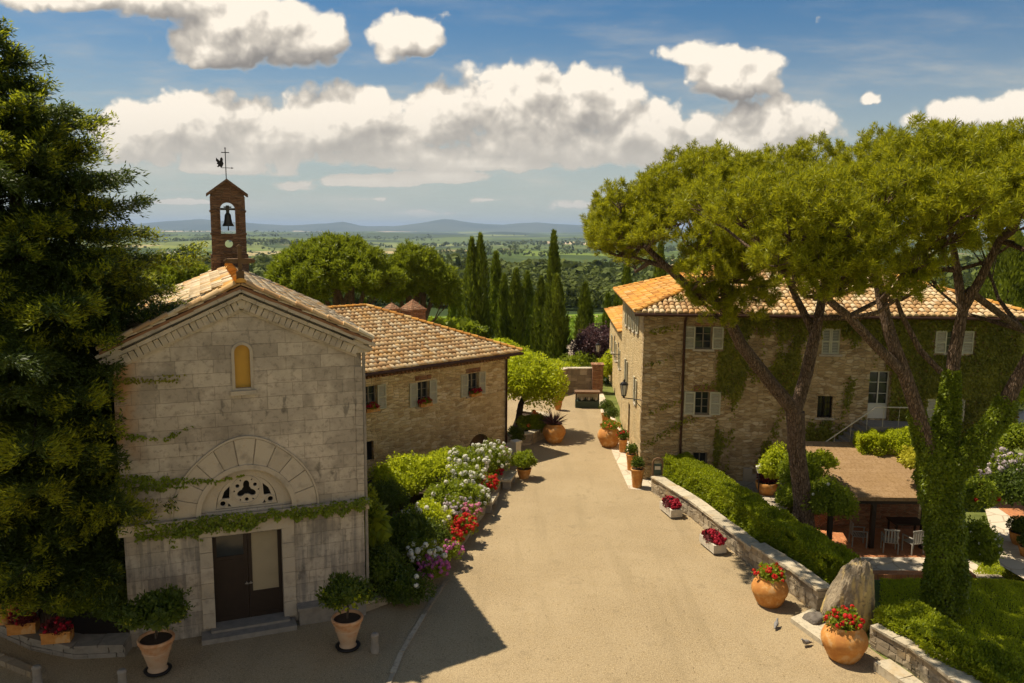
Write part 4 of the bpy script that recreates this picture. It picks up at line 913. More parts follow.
# pine B (ivy-clad, several limbs)
B0 = Vector((*G(945, 612, 0)[:2], -.3)); YB = B0.y
f1 = pt(940, 478, YB); f2 = pt(905, 375, YB - .2)
limB = [([tuple(B0), pt(946, 560, YB), pt(943, 510, YB), f1], [.42, .37, .34, .38]),
        ([f1, pt(922, 425, YB - .1), f2, pt(890, 335, YB - .2), pt(881, 300, YB), pt(876, 270, YB + .3), pt(868, 235, YB + .4)], [.26, .21, .19, .17, .14, .11, .06]),
        ([f2, pt(875, 345, YB - .6), pt(850, 318, YB - 1.0), pt(824, 296, YB - 1.2), pt(800, 262, YB - 1.)], [.15, .13, .11, .09, .05]),
        ([f1, pt(946, 420, YB + .3), pt(955, 350, YB + .5), pt(963, 310, YB + .6), pt(957, 270, YB + .7), pt(950, 225, YB + .8)], [.24, .20, .17, .14, .11, .06]),
        ([pt(963, 310, YB + .6), pt(980, 280, YB + .3), pt(1000, 240, YB), pt(1020, 215, YB)], [.14, .12, .10, .06]),
        ([pt(957, 270, YB + .7), pt(985, 262, YB + .4), pt(1012, 244, YB + .2)], [.06, .05, .03]),
        ([pt(968, 290, YB + .6), pt(992, 308, YB + .8), pt(1022, 330, YB + 1.2), pt(1060, 345, YB + 1.5)], [.11, .10, .09, .07]),
        ([pt(941, 372, YB - .1), pt(920, 350, YB + .3), pt(902, 315, YB + .4), pt(893, 290, YB + .2), pt(920, 250, YB)], [.08, .08, .07, .06, .04]),
        ([f1, pt(968, 460, YB - .2), pt(995, 420, YB - .4), pt(1020, 375, YB - .5), pt(1050, 320, YB - .6), pt(1075, 260, YB - .4)], [.30, .25, .22, .19, .15, .1])]
lobB = dome_lobes(12.6, YB + .3, 6.4, 5.2, 14.1, 11.7, 42, .98, 1.0, seed=2)
lobB = [(x, y, z - max(0, (9.3 - x)) * .20, r) for x, y, z, r in lobB]
for (px, py, dy, r) in [(792, 280, -2.4, .62), (815, 290, -2.2, .55), (842, 288, -2.4, .6), (868, 282, -2.2, .6), (905, 292, -1.6, .5), (775, 262, -2.6, .7), (925, 285, -1.4, .5), (950, 240, -2.4, .7), (735, 215, -1, .8), (765, 200, -1.5, .9), (700, 205, 1, .8), (820, 265, -2.4, .8), (848, 262, -2.6, .85), (790, 225, -2.2, .9), (870, 255, -2.2, .8), (905, 225, -2.4, .9), (925, 262, -1.8, .55), (850, 230, -3, .9), (820, 200, -2.8, .9), (940, 200, -3, .9), (975, 215, -2.2, .8), (1000, 190, -2.6, .9), (895, 275, -1., .5), (1015, 225, -1.2, .7)]:
    lobB.append((*pt(px, py, YB + dy), r))
lobB = [l for l in lobB if l[0] > 4.7]
pineB = pine('stone_pine', 'tall umbrella pine whose thick forked trunk is wrapped in ivy at the right', limB, lobB, B0)
# ivy on pine B
def ivy_on(name, label, segs, n, mat_, L=.11):
    mb = MB()
    for (pts, rads, dens) in segs:
        for (p, q, r0, r1) in zip(pts[:-1], pts[1:], rads[:-1], rads[1:]):
            p, q = np.array(p), np.array(q); ln = np.linalg.norm(q - p); k = int(n * ln * dens); t = RS.rand(k)[:, None]; ax = (q - p) / ln
            s = unit(np.cross(ax, rdirs(k))); th = (r0 + (r1 - r0) * t); bump = 1 + .3 * snoise(p + (q - p) * t + s, 1.6)[:, None]
            P = p + (q - p) * t + s * th * bump * RS.uniform(.85, 1.1, (k, 1)); d = unit(s * .5 + RS.normal(0, .5, (k, 3)) + [0, 0, -.5])
            mb.leaves(P, d, s + RS.normal(0, .4, (k, 3)), L * RS.uniform(.6, 1.3, k), L * .8)
    o = mb.build(name, mat_); return tag(o, label, 'ivy')
ivy_on('climbing_ivy', 'dense green ivy sheathing the thick forked pine trunk beside the lawn',
       [([B0, pt(946, 560, YB), pt(943, 510, YB), f1, pt(935, 455, YB)], [.56, .50, .50, .56, .42], 1.), ([f1, pt(946, 420, YB + .3), pt(952, 370, YB + .45)], [.36, .28, .18], .7), ([f1, pt(968, 460, YB - .2), pt(995, 420, YB - .4), pt(1008, 398, YB - .4)], [.40, .34, .27, .22], .6), ([f1, pt(925, 440, YB), pt(915, 410, YB)], [.34, .27, .2], .5)], 5600, IVYB, .085)
# background pines
def far_pine(label, px0, px1, ytop, ybot, ytr, Y, n, rl, seed, trunks, group=None, mat_=PINED):
    x0, x1 = D(px0, 250, Y).x, D(px1, 250, Y).x; zt = D(400, ytop, Y).z; zb = D(400, ybot, Y).z; cx = (x0 + x1) / 2; Rx = (x1 - x0) / 2
    gz = float(zground(cx, Y)) - .3; base = Vector((D(trunks[0][0], 300, Y).x, Y, gz)); limbs = []
    for (tb, tt) in trunks:
        b = (D(tb, 300, Y).x, Y, gz); tp = (D(tt, 300, Y).x, Y, zb + (zt - zb) * .35); limbs.append(([b, ((b[0] * .6 + tp[0] * .4), Y, gz + (tp[2] - gz) * .5), tp], [.42, .32, .2]))
        for sg in (-1, 1): limbs.append(([((b[0] * .6 + tp[0] * .4), Y, gz + (tp[2] - gz) * .5), (tp[0] + sg * Rx * .3, Y, zb + (zt - zb) * .2), (tp[0] + sg * Rx * .55, Y + sg, zb + (zt - zb) * .4)], [.2, .16, .08]))
    lobes = dome_lobes(cx, Y, Rx, Rx * .85, zt, zb + rl * .9, n, rl, rl * .7, seed=seed)
    return pine('stone_pine', label, limbs, lobes, base, mat_, 14, 26, .40, .085, .4, group, trunk_n=8)
far_pine('broad round umbrella pine rising directly behind the tiled roofs of chapel and farmhouse', 270, 396, 236, 286, 330, 62, 40, 1.45, 3, [(338, 335), (350, 352)])
far_pine('smaller looser umbrella pine between the broad pine and the tall cypresses', 372, 456, 248, 292, 330, 66, 24, 1.25, 4, [(405, 410), (418, 425)])
far_pine('low pale umbrella pine between the dark fir and the bell gable', 146, 214, 261, 292, 330, 72, 16, 1.7, 5, [(180, 180)], mat_=LEAFB if False else PINED)
# ---- cypresses
def cypress(label, px, ytop, Y, wpx, n=5200, group=None, mat_=None, double=False, name='cypress', dup_of=None):
    b = D(px, 300, Y); gz = float(zground(b.x, Y)) - .2; top = D(px, ytop, Y).z; h = top - gz; r = wpx / 2 / F * Y * .92
    root = empty(name, label, 'cypress', (b.x, Y, gz), 0, group)
    m = MB(); m.tube([(0, 0, 0), (0, 0, h * .5), (0, 0, h * .93)], [.2, .13, .03], 8); m.build('trunk', BARKD, root)
    lm = MB(); t = RS.rand(n) ** .85; a = RS.uniform(0, 2 * np.pi, n); prof = np.minimum(1, (t / .12 + .35)) * np.where(t < .45, 1, 1 - ((t - .45) / .55) ** 1.9) 
    rr = r * prof * (1 + .22 * np.sin(a * 3 + t * 11 + px) * (.5 + t) + .14 * np.sin(a * 7 + t * 37)) * RS.uniform(.72, 1.04, n) + .02
    if double:
        sg = np.where(RS.rand(n) < .5, -1, 1); xo = sg * r * .33; P = np.stack([xo * np.clip(t * 1.5, 0, 1) + np.cos(a) * rr * .75, np.sin(a) * rr, .12 * h * .0 + t * h * np.where(sg > 0, 1., .975)], 1)
    else: P = np.stack([np.cos(a) * rr, np.sin(a) * rr, .02 * h + t * h * .98], 1)
    d = unit(np.stack([np.cos(a) * .35, np.sin(a) * .35, np.ones(n)], 1) + RS.normal(0, .22, (n, 3))); s = Y / 70.
    lm.leaves(P - d * .1, d, np.stack([np.cos(a), np.sin(a), a * 0], 1) + RS.normal(0, .3, (n, 3)), .48 * s * RS.uniform(.6, 1.2, n), .15 * s); lm.build('crown', mat_ or CYP, root); return root
CY = [('tallest broad cypress with a split top left of the cypress row', 476, 236, 74, 27, 8500, True), ('slim dark cypress with a tapered top just right of the split-topped one', 496, 254, 80, 17, 5200, False),
      ('thin pale young cypress farthest left in the cypress row', 452, 288, 84, 7, 2600, False), ('thin young cypress second from the left in the cypress row', 461, 291, 86, 7, 2600, False),
      ('narrow short cypress tucked between the two tallest left cypresses', 486, 299, 76, 9, 3000, False), ('rounded mid-height cypress left of the blunt dark one', 504, 276, 78, 14, 4500, False),
      ('blunt rounded dark green cypress in the middle of the row', 516, 271, 73, 19, 6000, False), ('dark cypress half hidden behind the blunt rounded one', 527, 274, 82, 15, 4200, False),
      ('bright green cypress left of the tallest narrow spire', 541, 279, 70, 17, 6000, False), ('tall narrow spire cypress rising highest behind two others', 553, 233, 78, 15, 6500, False),
      ('full green cypress standing in front of the tallest spire', 556, 277, 66, 25, 8000, False), ('lone green cypress in the gap before the vineyard', 585, 285, 74, 17, 5500, False),
      ('small slim cypress beside the purple-leaved tree', 608, 296, 80, 9, 3000, False), ('second small cypress touching the villa corner', 618, 291, 84, 11, 3000, False),
      ('dark pointed cypress rising just behind the left villa roof edge', 626, 259, 76, 12, 5000, False), ('dark cypress behind the villa roof under the pine limb', 659, 244, 70, 17, 5500, False),
      ('short cypress seen under the broad pine behind the farmhouse ridge', 364, 300, 88, 9, 2500, False), ('short cypress under the smaller pine near the brick chimney', 424, 304, 90, 8, 2500, False)]
for lab, px, yt, Y, w, n, dbl in CY: cypress(lab, px, yt, Y, w, n, 'cypresses below the courtyard', double=dbl)
cypress('large dark bushy conifer behind the right end of the villa roof', 1008, 226, 50, 78, 16000, None, CYP, name='dark_conifer')

# ---- big fir at left
def fir():
    bx, by = -12.45, 20.7; base = Vector((bx, by, .3)); top = 15.95; h = top - .3
    root = empty('fir_tree', 'huge dark layered fir rising past the left corner of the chapel', 'fir tree', tuple(base)); m = MB()
    m.tube([(0, 0, -.4), (.05, 0, 4), (.0, 0, 9), (-.2, 0, 13), (-.4, 0, h)], [.42, .33, .22, .12, .02], 12, bump=.04); m.build('trunk', BARKD, root)
    br = MB(); P = []; Dn = []; Nn = []; Ls = []
    CI = (Matrix.Translation((*CH0, 0)) @ Matrix.Rotation(CHR, 4, 'Z')).inverted(); CI = np.array(CI)
    z = 1.6; k = 0
    while z < h - .15:
        t = z / h; rmax = np.interp(t, [0, .08, .3, .5, .62, .74, .86, .95, 1], [3.0, 3.6, 3.8, 4.2, 3.6, 2.7, 1.75, .7, .1]); nb = 7 if t < .85 else 6
        tx = np.interp(z, [0, 4, 9, 13, h], [0, .05, 0, -.2, -.4])
        for j in range(nb):
            a = 2 * math.pi * (j / nb) + k * 1.1 + RS.uniform(-.25, .25); r = rmax * RS.uniform(.62, 1.15); droop = RS.uniform(.0, .36) * r if t < .75 else RS.uniform(-.25, .1) * r
            n = 9; s = np.linspace(0, 1, n); zj = z + RS.uniform(-.22, .3); path = np.stack([tx + np.cos(a) * r * s, np.sin(a) * r * s, zj - droop * s ** 1.3 + .12 * r * s ** 3], 1)
            qe = CI[:3, :3] @ (path[-1] + np.array(base)) + CI[:3, 3]
            if t < .95 and not (qe[0] > .1 and qe[1] < CL and qe[2] < 9): br.tube(path, np.interp(s, [0, 1], [.05 * (1.3 - t), .008]), 4, cap=False)
            bb = RS.rand()
            nt = max(5, int(r * 9))
            for q in range(nt):
                u = .12 + .88 * (q + RS.rand()) / nt; c = np.array([np.interp(u, s, path[:, i]) for i in range(3)])
                for sd in (-1, 1):
                    tl = (1 - u * .72) * r * .34 * RS.uniform(.7, 1.2) + .12; ta = a + sd * R(RS.uniform(38, 66)); td = np.array([math.cos(ta), math.sin(ta), RS.uniform(-.55, .2)])
                    m2 = max(3, int(tl / .055)); w = np.linspace(.05, 1, m2)
                    pp = c + td * tl * w[:, None] + np.stack([w * 0, w * 0, -.08 * w ** 2 * tl], 1)
                    for rep in range(5):
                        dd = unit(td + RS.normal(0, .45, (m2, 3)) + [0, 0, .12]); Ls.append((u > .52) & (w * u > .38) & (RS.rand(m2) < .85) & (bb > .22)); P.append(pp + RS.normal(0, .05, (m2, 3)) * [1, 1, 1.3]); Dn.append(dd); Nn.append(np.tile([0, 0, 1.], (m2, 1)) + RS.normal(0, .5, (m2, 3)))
        z += .40 if t < .7 else .30; k += 1
    P = np.concatenate(P); Dn = np.concatenate(Dn); Nn = np.concatenate(Nn); Ls = np.concatenate(Ls)
    Wp = P + np.array(base); q = Wp @ CI[:3, :3].T + CI[:3, 3]
    inside = (q[:, 0] > -.12) & (q[:, 0] < CW + .3) & (q[:, 1] > -.15) & (q[:, 1] < CL) & (q[:, 2] < 7.7 + .6 * np.clip(q[:, 0], 0, 3))
    # boughs leave a hollow over the paving side so pots stay visible
    low = (Wp[:, 2] < 1.6) & (Wp[:, 1] < 19.6)
    front = (q[:, 0] > .25) & (q[:, 1] <= 0) & (q[:, 2] > 4.2 + .3 * np.sin(q[:, 0] * 5)); front |= (q[:, 0] > -.1) & (q[:, 1] <= 0) & (q[:, 2] < 3.0); keep = ~(inside | low | front); P, Dn, Nn = P[keep], Dn[keep], Nn[keep]; Ls = Ls[keep]; n = len(P); print('fir leaves', n)
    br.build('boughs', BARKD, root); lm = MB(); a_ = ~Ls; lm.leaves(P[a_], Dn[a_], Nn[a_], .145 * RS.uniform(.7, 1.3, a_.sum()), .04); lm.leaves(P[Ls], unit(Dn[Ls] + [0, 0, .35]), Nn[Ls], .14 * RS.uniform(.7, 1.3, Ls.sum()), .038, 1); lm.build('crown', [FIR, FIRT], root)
fir()
# ---- green round tree by the farmhouse and purple tree
def small_tree(name, label, cat, base, h, r, mat_, n, L, Wd, zc, trunk=.14, lob=6, bark=BARKD, lean=0):
    root = empty(name, label, cat, tuple(base)); m = MB()
    m.tube([(0, 0, -.2), (lean * .3, 0, zc * .5), (lean, 0, zc)], [trunk, trunk * .8, trunk * .4], 8, bump=.06)
    for k in range(7):
        d = rdirs(1)[0]; d[2] = abs(d[2]); m.tube([(lean * .6, 0, zc * .62), (lean + d[0] * r[0] * .5, d[1] * r[1] * .5, zc + d[2] * r[2] * .3), (lean + d[0] * r[0] * .85, d[1] * r[1] * .85, zc + d[2] * r[2] * .75)], [trunk * .5, trunk * .3, .01], 5, cap=False)
    m.build('trunk', bark, root); lm = MB()
    for o, s in LOB(lob, .58, .55): blob_leaves(lm, np.array([lean, 0, zc]) + np.array(o) * r, np.array(r) * s, n // (lob + 1), L, Wd, .3, 2.6, .5, -.8)
    lm.build('crown', mat_, root); return root
small_tree('leafy_tree', 'round bright green tree at the farmhouse corner in a stone planter', 'tree', (*G(517, 433)[:2], .3), 4, (1.8, 1.7, 1.9), LEAFB, 15000, .17, .11, 2.5, .2, 7, lean=.65)
small_tree('purple_tree', 'purple-leaved tree at the end of the road before the cypresses', 'tree', (D(597, 350, 66).x, 66, float(zground(5.5, 66))), 4, (2.2, 2.1, 2.2), PURP, 9000, .2, .13, 2.9, .12, 6)
# ---- hedges
def hedge(name, label, path, w, h, mat_, dens=1500, L=.085, z0=0., top=.12, cat='hedge', kind=None, fray=.06):
    mb = MB(); 
    for (p, q) in zip(path[:-1], path[1:]):
        p = np.array([p[0], p[1], 0.]); q = np.array([q[0], q[1], 0.]); ln = np.linalg.norm(q - p); ax = (q - p) / ln; sd = np.array([-ax[1], ax[0], 0])
        gz = z0
        for (k, face) in ((int(dens * ln * w), 't'), (int(dens * ln * h), 'l'), (int(dens * ln * h), 'r'), (int(dens * ln * w * .8), 'i')):
            t = RS.rand(k)[:, None] * ln; a = RS.uniform(-.5, .5, (k, 1)) * w; b = RS.rand(k, 1) * h
            if face == 't': b = b * 0 + h; nn = np.array([0, 0, 1.])
            elif face == 'l': a = a * 0 + w / 2; nn = sd
            elif face == 'r': a = a * 0 - w / 2; nn = -sd
            else: b = b * .85; nn = np.array([0, 0, 1.]); a = a * .8
            P = p + ax * t + sd * a + np.array([0, 0, 1.]) * (b + gz); nz = snoise(P, 2.2, 1.)[:, None]
            P = P + nn * (nz * top + RS.uniform(-fray, fray * 1.4, (k, 1))); d = unit(nn * .8 + RS.normal(0, .7, (k, 3)) + [0, 0, .3])
            mb.leaves(P, d, nn + RS.normal(0, .5, (k, 3)), L * RS.uniform(.6, 1.4, k), L * .6)
    # ends
    for e, o in ((path[0], path[1]), (path[-1], path[-2])):
        k = int(dens * w * h * .6); e = np.array([*e[:2], 0.]); nn = unit(e - np.array([*o[:2], 0.])); sd = np.array([-nn[1], nn[0], 0]); P = e + sd * RS.uniform(-.5, .5, (k, 1)) * w + np.array([0, 0, 1.]) * (RS.rand(k, 1) * h + z0)
        mb.leaves(P, unit(nn + RS.normal(0, .6, (k, 3))), nn + RS.normal(0, .5, (k, 3)), L, L * .6)
    o = mb.build(name, mat_); return tag(o, label, cat, kind=kind)
hp = [G(*q)[:2] for q in [(655, 484), (693, 512), (756, 560), (815, 604)]]
off = Vector((.95, .25))
HP = [Vector(q) + off for q in hp]
hedge('clipped_hedge', 'long clipped hedge running behind the low wall to the standing rock', HP, 1.05, 1.2, HEDGE, 2400, .085, .0, .13)
g2 = [Vector(G(868, 640)[:2]) + Vector((.75, .2)), Vector(G(960, 700)[:2]) + Vector((.8, .2)), Vector((13.2, 14.5))]
hedge('low_hedge', 'low leafy hedge behind the front end of the low wall below the ivy-clad pine', g2, 1.25, .85, HEDGE, 2300, .085, .0, .15)
hedge('box_hedge', 'yellow-green hedge growing in front of the outdoor stair', [VW(8.7, -1.75), VW(11.3, -1.75)], .7, .95, LEAFB, 1100, .10, 1.75, .30)
m = MB(); m.box(8.3, -2.3, -1., 11.6, -1.25, 1.75); o = m.build('planter_wall', RUB2); o.location = (*V0, 0); o.rotation_euler = (0, 0, VR); tag(o, 'stone retaining wall carrying the yellow-green hedge by the stair', 'wall')
# lawn and ground cover
def cover(name, label, poly, n, L, mat_, zo=.0, kind='stuff'):
    mb = MB(); xs = [p[0] for p in poly]; ys = [p[1] for p in poly]; P = RS.uniform([min(xs), min(ys)], [max(xs), max(ys)], (n * 2, 2)); ins = np.zeros(len(P), bool); j = len(poly) - 1
    for i in range(len(poly)):
        xi, yi = poly[i]; xj, yj = poly[j]; ins ^= ((yi > P[:, 1]) != (yj > P[:, 1])) & (P[:, 0] < (xj - xi) * (P[:, 1] - yi) / (yj - yi + 1e-9) + xi); j = i
    P = P[ins][:n]; z = zground(P[:, 0], P[:, 1]) + zo + np.abs(snoise(np.c_[P, P[:, :1] * 0], 1.1)) * .12; k = len(P)
    mb.leaves(np.c_[P, z], unit(RS.normal(0, .55, (k, 3)) + [0, 0, .6]), rdirs(k), L * RS.uniform(.6, 1.3, k), L * .42); return tag(mb.build(name, mat_), label, 'ground cover', kind=kind)
cover('grass', 'rough lawn right of the ivy-clad pine', [tuple(G(*q, -.2)[:2]) for q in [(880, 640), (880, 585), (935, 585), (985, 545), (1080, 575), (1150, 683), (1100, 760), (960, 700)]], 70000, .085, LEAFB)
# distant woods and trees
def woods(name, label, n, rmin, rmax, amin, amax, size, q, mat_, band=None, seed=3, hh=1., lf=.62):
    rs = np.random.RandomState(seed); r = rmin * (rmax / rmin) ** rs.rand(n); a = R(amin) + R(amax - amin) * rs.rand(n); x = np.sin(a) * r; y = np.cos(a) * r
    if band is not None: k = band(x, y, r); x, y, r = x[k], y[k], r[k]; n = len(x)
    z = zground(x, y); s = size * rs.uniform(.6, 1.35, n) ; d = unit(rs.normal(0, 1, (n * q, 3))); d[:, 2] = np.abs(d[:, 2]) * 1.1 - .25
    S = np.repeat(s, q)[:, None]; C = np.repeat(np.stack([x, y, z + s * .6 * hh], 1), q, 0); P = C + d * S * [.62, .62, .75 * hh] * rs.uniform(.75, 1.05, (n * q, 1))
    mb = MB(); dd = unit(np.cross(d, rs.normal(0, 1, d.shape))); l = (S * lf)[:, 0]; mb.leaves(P - dd * l[:, None] * .5, dd, d + rs.normal(0, .35, d.shape), l, l * .8)
    return tag(mb.build(name, mat_), label, 'woods', kind='stuff')
WOODM = leafmat('far_wood_leaves', (.028, .042, .009), (.12, .145, .018), .18, .8, .02); SCRUB = leafmat('pale_wood_leaves', (.05, .07, .012), (.14, .17, .025), .2, .8, .03)
woods('woods', 'dark evergreen wood covering the slope beyond the vineyard', 4200, 280, 560, -46, 46, 6., 70, WOODM, seed=4, lf=.32)
woods('woods', 'paler scrub and treetops along the crest of the wood', 900, 520, 760, -48, 48, 8, 22, SCRUB, seed=5)
woods('woods', 'scattered trees and copses across the valley fields', 9000, 700, 3600, -48, 48, 11, 9, WOODM, band=lambda x, y, r: (vnoise(x, y, 210, 12) + .5 * vnoise(x, y, 70, 13)) > .14, seed=6)
woods('woods', 'faint dark copses in the farthest valley', 7000, 3400, 12000, -46, 46, 26, 6, WOODM, band=lambda x, y, r: (vnoise(x, y, 900, 14) + .4 * vnoise(x, y, 300, 15)) > .18, seed=7, hh=.7)
# vineyard rows
def vines():
    mb = MB(); P = []
    for k in range(-70, 90):
        t = RS.rand(900); y = 84 + t * 74; x = k * 1.9 + (y - 120) * -.26 + RS.normal(0, .22, 900); P.append(np.stack([x, y], 1))
    for k in range(-60, 80):
        t = RS.rand(500); y = 166 + t * 44; x = k * 3.2 + (y - 160) * -.26 + RS.normal(0, .3, 500); P.append(np.stack([x, y], 1))
    P = np.concatenate(P); P = P[(np.abs(P[:, 0] / P[:, 1]) < .9)]; n = len(P); z = zground(P[:, 0], P[:, 1]) + RS.rand(n) * .9
    mb.leaves(np.c_[P, z], unit(rdirs(n) + [0, 0, .5]), rdirs(n), .7, .45); tag(mb.build('vineyard', leafmat('vine_leaves', (.10, .15, .012), (.24, .33, .025), .3, .6, .05)), 'bright green vineyard rows beyond the cypresses', 'vineyard', kind='stuff')
vines()
# ================================================================== walls, kerbs, rocks
def rubble_wall(name, label, path, h, th, cap=True, mats=None, rows=4, z0=-.15, side=1, capw=.06, cat='wall', blk=.3):
    """dry-laid wall of separate irregular stones in one mesh, with a course of cap stones as its part"""
    mb = MB(); cm = MB()
    for (p, q) in zip(path[:-1], path[1:]):
        p = Vector((p[0], p[1], 0)); q = Vector((q[0], q[1], 0)); ln = (q - p).length; ang = math.atan2(q.y - p.y, q.x - p.x)
        T = Matrix.Translation(p) @ Matrix.Rotation(ang, 4, 'Z'); rh = (h - z0) / rows
        core = MB(T); mb.box(0, -.5 * th + .05, z0, ln, .5 * th - .05, h - .03, 0, M=T)
        for r in range(rows):
            x = -RS.uniform(0, .1)
            while x < ln:
                w = RS.uniform(.6, 1.5) * blk; x1 = min(x + w, ln + .03); z = z0 + r * rh
                if RS.rand() < .3 and r < rows - 1: mb.box(x + .008, -.5 * th, z + .008, x1 - .008, .5 * th, z + rh * .5 - .006, 0, .014, M=T); mb.box(x + .008, -.5 * th, z + rh * .5 + .006, x1 - .008, .5 * th, z + rh - .006, 0, .014, M=T)
                else: mb.box(x + .008, -.5 * th, z + .008, x1 - .008, .5 * th, z + rh - .006, 0, .016, M=T)
                x += w
        if cap:
            x = 0
            while x < ln:
                w = RS.uniform(.35, .8); x1 = min(x + w, ln + .02); cm.box(x + .006, -.5 * th - capw, h + .002, x1 - .006, .5 * th + capw, h + .075, 0, .014, M=T); x += w
    o = mb.build(name, mats or WSTONE); tag(o, label, cat)
    if cap: cm.build('cap_stones', STONEG if mats is STONEG else WCAP, o)
    return o
def m_wstone(c1, c2, c3):
    def fn(g):
        ri = g.n('ShaderNodeNewGeometry').outputs['Random Per Island']; n = g.noise(g.obj, 7, 6, .7); n1 = g.noise(g.obj, 1.4, 4)
        c = g.mix(ri, c1, c2); c = g.mix(g.m('MULTIPLY', g.smooth(n, .48, .72), .7), c, c3); c = g.mix(g.m('MULTIPLY', g.smooth(n1, .52, .7), .4), c, (.42, .27, .10)); return pbr(g, c, .93, n, .7, .03)
    return fn
WSTONE = material('wall_field_stone', m_wstone((.22, .17, .11), (.44, .36, .25), (.14, .115, .08)))
WCAP = material('wall_cap_stone', m_wstone((.36, .30, .21), (.50, .43, .31), (.20, .17, .12)))
wp = [G(*q)[:2] for q in [(652, 492), (690, 517), (752, 567)]]
wv = Vector((.16, .05)); WL1 = [Vector(q) + wv for q in wp]
rubble_wall('low_wall', 'low field-stone wall with flat cap stones from the villa corner to the planters', WL1, .62, .38)
WL2 = [Vector(G(*q)[:2]) + wv for q in [(752, 567), (790, 592), (818, 615)]]
rubble_wall('low_wall', 'lower stretch of stone wall between the second planter and the standing rock', WL2, .72, .42, rows=4)
WL3 = [Vector(G(*q)[:2]) + Vector((.25, .05)) for q in [(868, 646), (905, 668), (985, 730), (1060, 800)]]
rubble_wall('low_wall', 'front stretch of stone wall leading out of the picture beside the lawn', WL3, .55, .45)
sb = [Vector(G(*q)[:2]) + Vector((-.12, -.05)) for q in [(885, 668), (925, 696), (1000, 760)]]
m = MB()
for p, q in zip(sb[:-1], sb[1:]):
    ln = (q - p).length; T = Matrix.Translation((*p, 0)) @ Matrix.Rotation(math.atan2(q.y - p.y, q.x - p.x), 4, 'Z'); x = 0
    while x < ln: w = RS.uniform(.5, .9); m.box(x, -.22, 0, min(x + w, ln) - .01, .22, .24, jit=.015, M=T); x += w
tag(m.build('stone_ledge', WCAP), 'long low stone ledge at the foot of the front wall', 'ledge')
def rock(name, label, c, size, mat_, seed=1, sub=5, rot=0, lean=(0, 0), sharp=.18):
    import bmesh
    bm = bmesh.new(); bmesh.ops.create_icosphere(bm, subdivisions=sub, radius=1.); bm.verts.ensure_lookup_table()
    V = np.array([v.co[:] for v in bm.verts]); Fc = np.array([[v.index for v in f.verts] for f in bm.faces]); bm.free()
    p = 3.5; nrm = (np.abs(V) ** p).sum(1) ** (-1 / p); V = V * nrm[:, None]
    V = V * (1 + sharp * snoise(V, 1.1, seed)[:, None] + .05 * snoise(V, 4.2, seed)[:, None] + .03 * snoise(V, 12, seed)[:, None] - .05 * np.abs(snoise(V * [1.6, 1.6, .5], 5, seed + 2))[:, None])
    t = (V[:, 2] + 1) / 2; V[:, 0] *= 1 - .5 * t; V[:, 1] *= 1 - .25 * t; V = V * np.array(size) / 2; V[:, 0] += lean[0] * t; V[:, 1] += lean[1] * t; V[:, 2] += size[2] / 2
    m = MB(Matrix.Rotation(rot, 4, 'Z')); m.add(V, Fc, 0, False); o = m.build(name, mat_, loc=c); return tag(o, label, 'rock')
def m_rock(g):
    n = g.noise(g.obj, 1.5, 7, .65, .5); n2 = g.noise(g.obj, 9, 6, .7); s = g.noise(g.vm('MULTIPLY', g.obj, (3., 3., .5)), 1., 4)
    c = g.mix(g.smooth(n, .35, .65), (.13, .10, .065), (.34, .27, .18)); c = g.mix(g.m('MULTIPLY', g.smooth(s, .50, .64), .85), c, (.58, .42, .16)); c = g.mix(g.m('MULTIPLY', g.smooth(n2, .52, .7), .7), c, (.13, .11, .085)); return pbr(g, c, .93, g.m('ADD', n2, n), .8, .05)
ROCK = material('yellow_stained_rock', m_rock)
rc = G(842, 628); rock('standing_rock', 'tall standing rock with yellow stain between the two terracotta jars', (rc.x + .1, rc.y + .1, -.15), (1.5, .9, 2.1), ROCK, 7.7, rot=R(-4), lean=(.36, .05), sharp=.13)
rc = G(816, 626); rock('dark_boulder', 'dark rough boulder at the left foot of the standing rock', (rc.x, rc.y + .1, -.1), (.95, .6, .42), simple('dark_boulder_stone', (.13, .11, .09), .95, .6, 5, .9), 5.1, 4, R(20), sharp=.3)
m = MB(); q = [G(790, 622), G(822, 646), G(842, 642), G(838, 620), G(812, 612)]; v = [(p.x, p.y, 0) for p in q] + [(p.x, p.y, .13) for p in q]; v = np.array(v) + RS.uniform(-.02, .02, (10, 3)); m.add(v, [[0, 1, 6, 5], [1, 2, 7, 6], [2, 3, 8, 7], [3, 4, 9, 8], [4, 0, 5, 9]]); m.add(v[5:], [[0, 1, 2, 3, 4]])
tag(m.build('stone_slab', WCAP), 'flat pale stone slab in front of the standing rock', 'slab')
# flower bed kerb at left
bp = [G(*q)[:2] for q in [(362, 611), (392, 600), (415, 590), (450, 556), (475, 522), (490, 500), (503, 478), (512, 452)]]
rubble_wall('bed_kerb', 'curved low stone kerb of the flower bed beside the chapel', bp[:4], .2, .26, True, None, 1, -.05, blk=.5, capw=.0)
rubble_wall('bed_wall', 'stone edging wall of the flower bed along the sunny road', bp[3:], .42, .34, True, None, 2, -.05, blk=.45)
def slab_bench(label, p, rot, L_):
    r = empty('stone_bench', label, 'bench', p, rot); m = MB(); m.box(-L_ / 2, -.22, .34, L_ / 2, .22, .45, jit=.01); m.build('seat', WCAP, r)
    for x in (-L_ / 2 + .2, L_ / 2 - .2): m = MB(); m.box(x - .11, -.17, -.02, x + .11, .17, .338, jit=.01); m.build('leg', STONEG, r)
for (px, py, lab) in ((490, 508, 'front stone bench against the flower bed wall'), (509, 485, 'farther stone bench against the flower bed wall near the potted plant')):
    p = G(px, py); slab_bench(lab, (p.x, p.y, 0), R(79), 1.35)
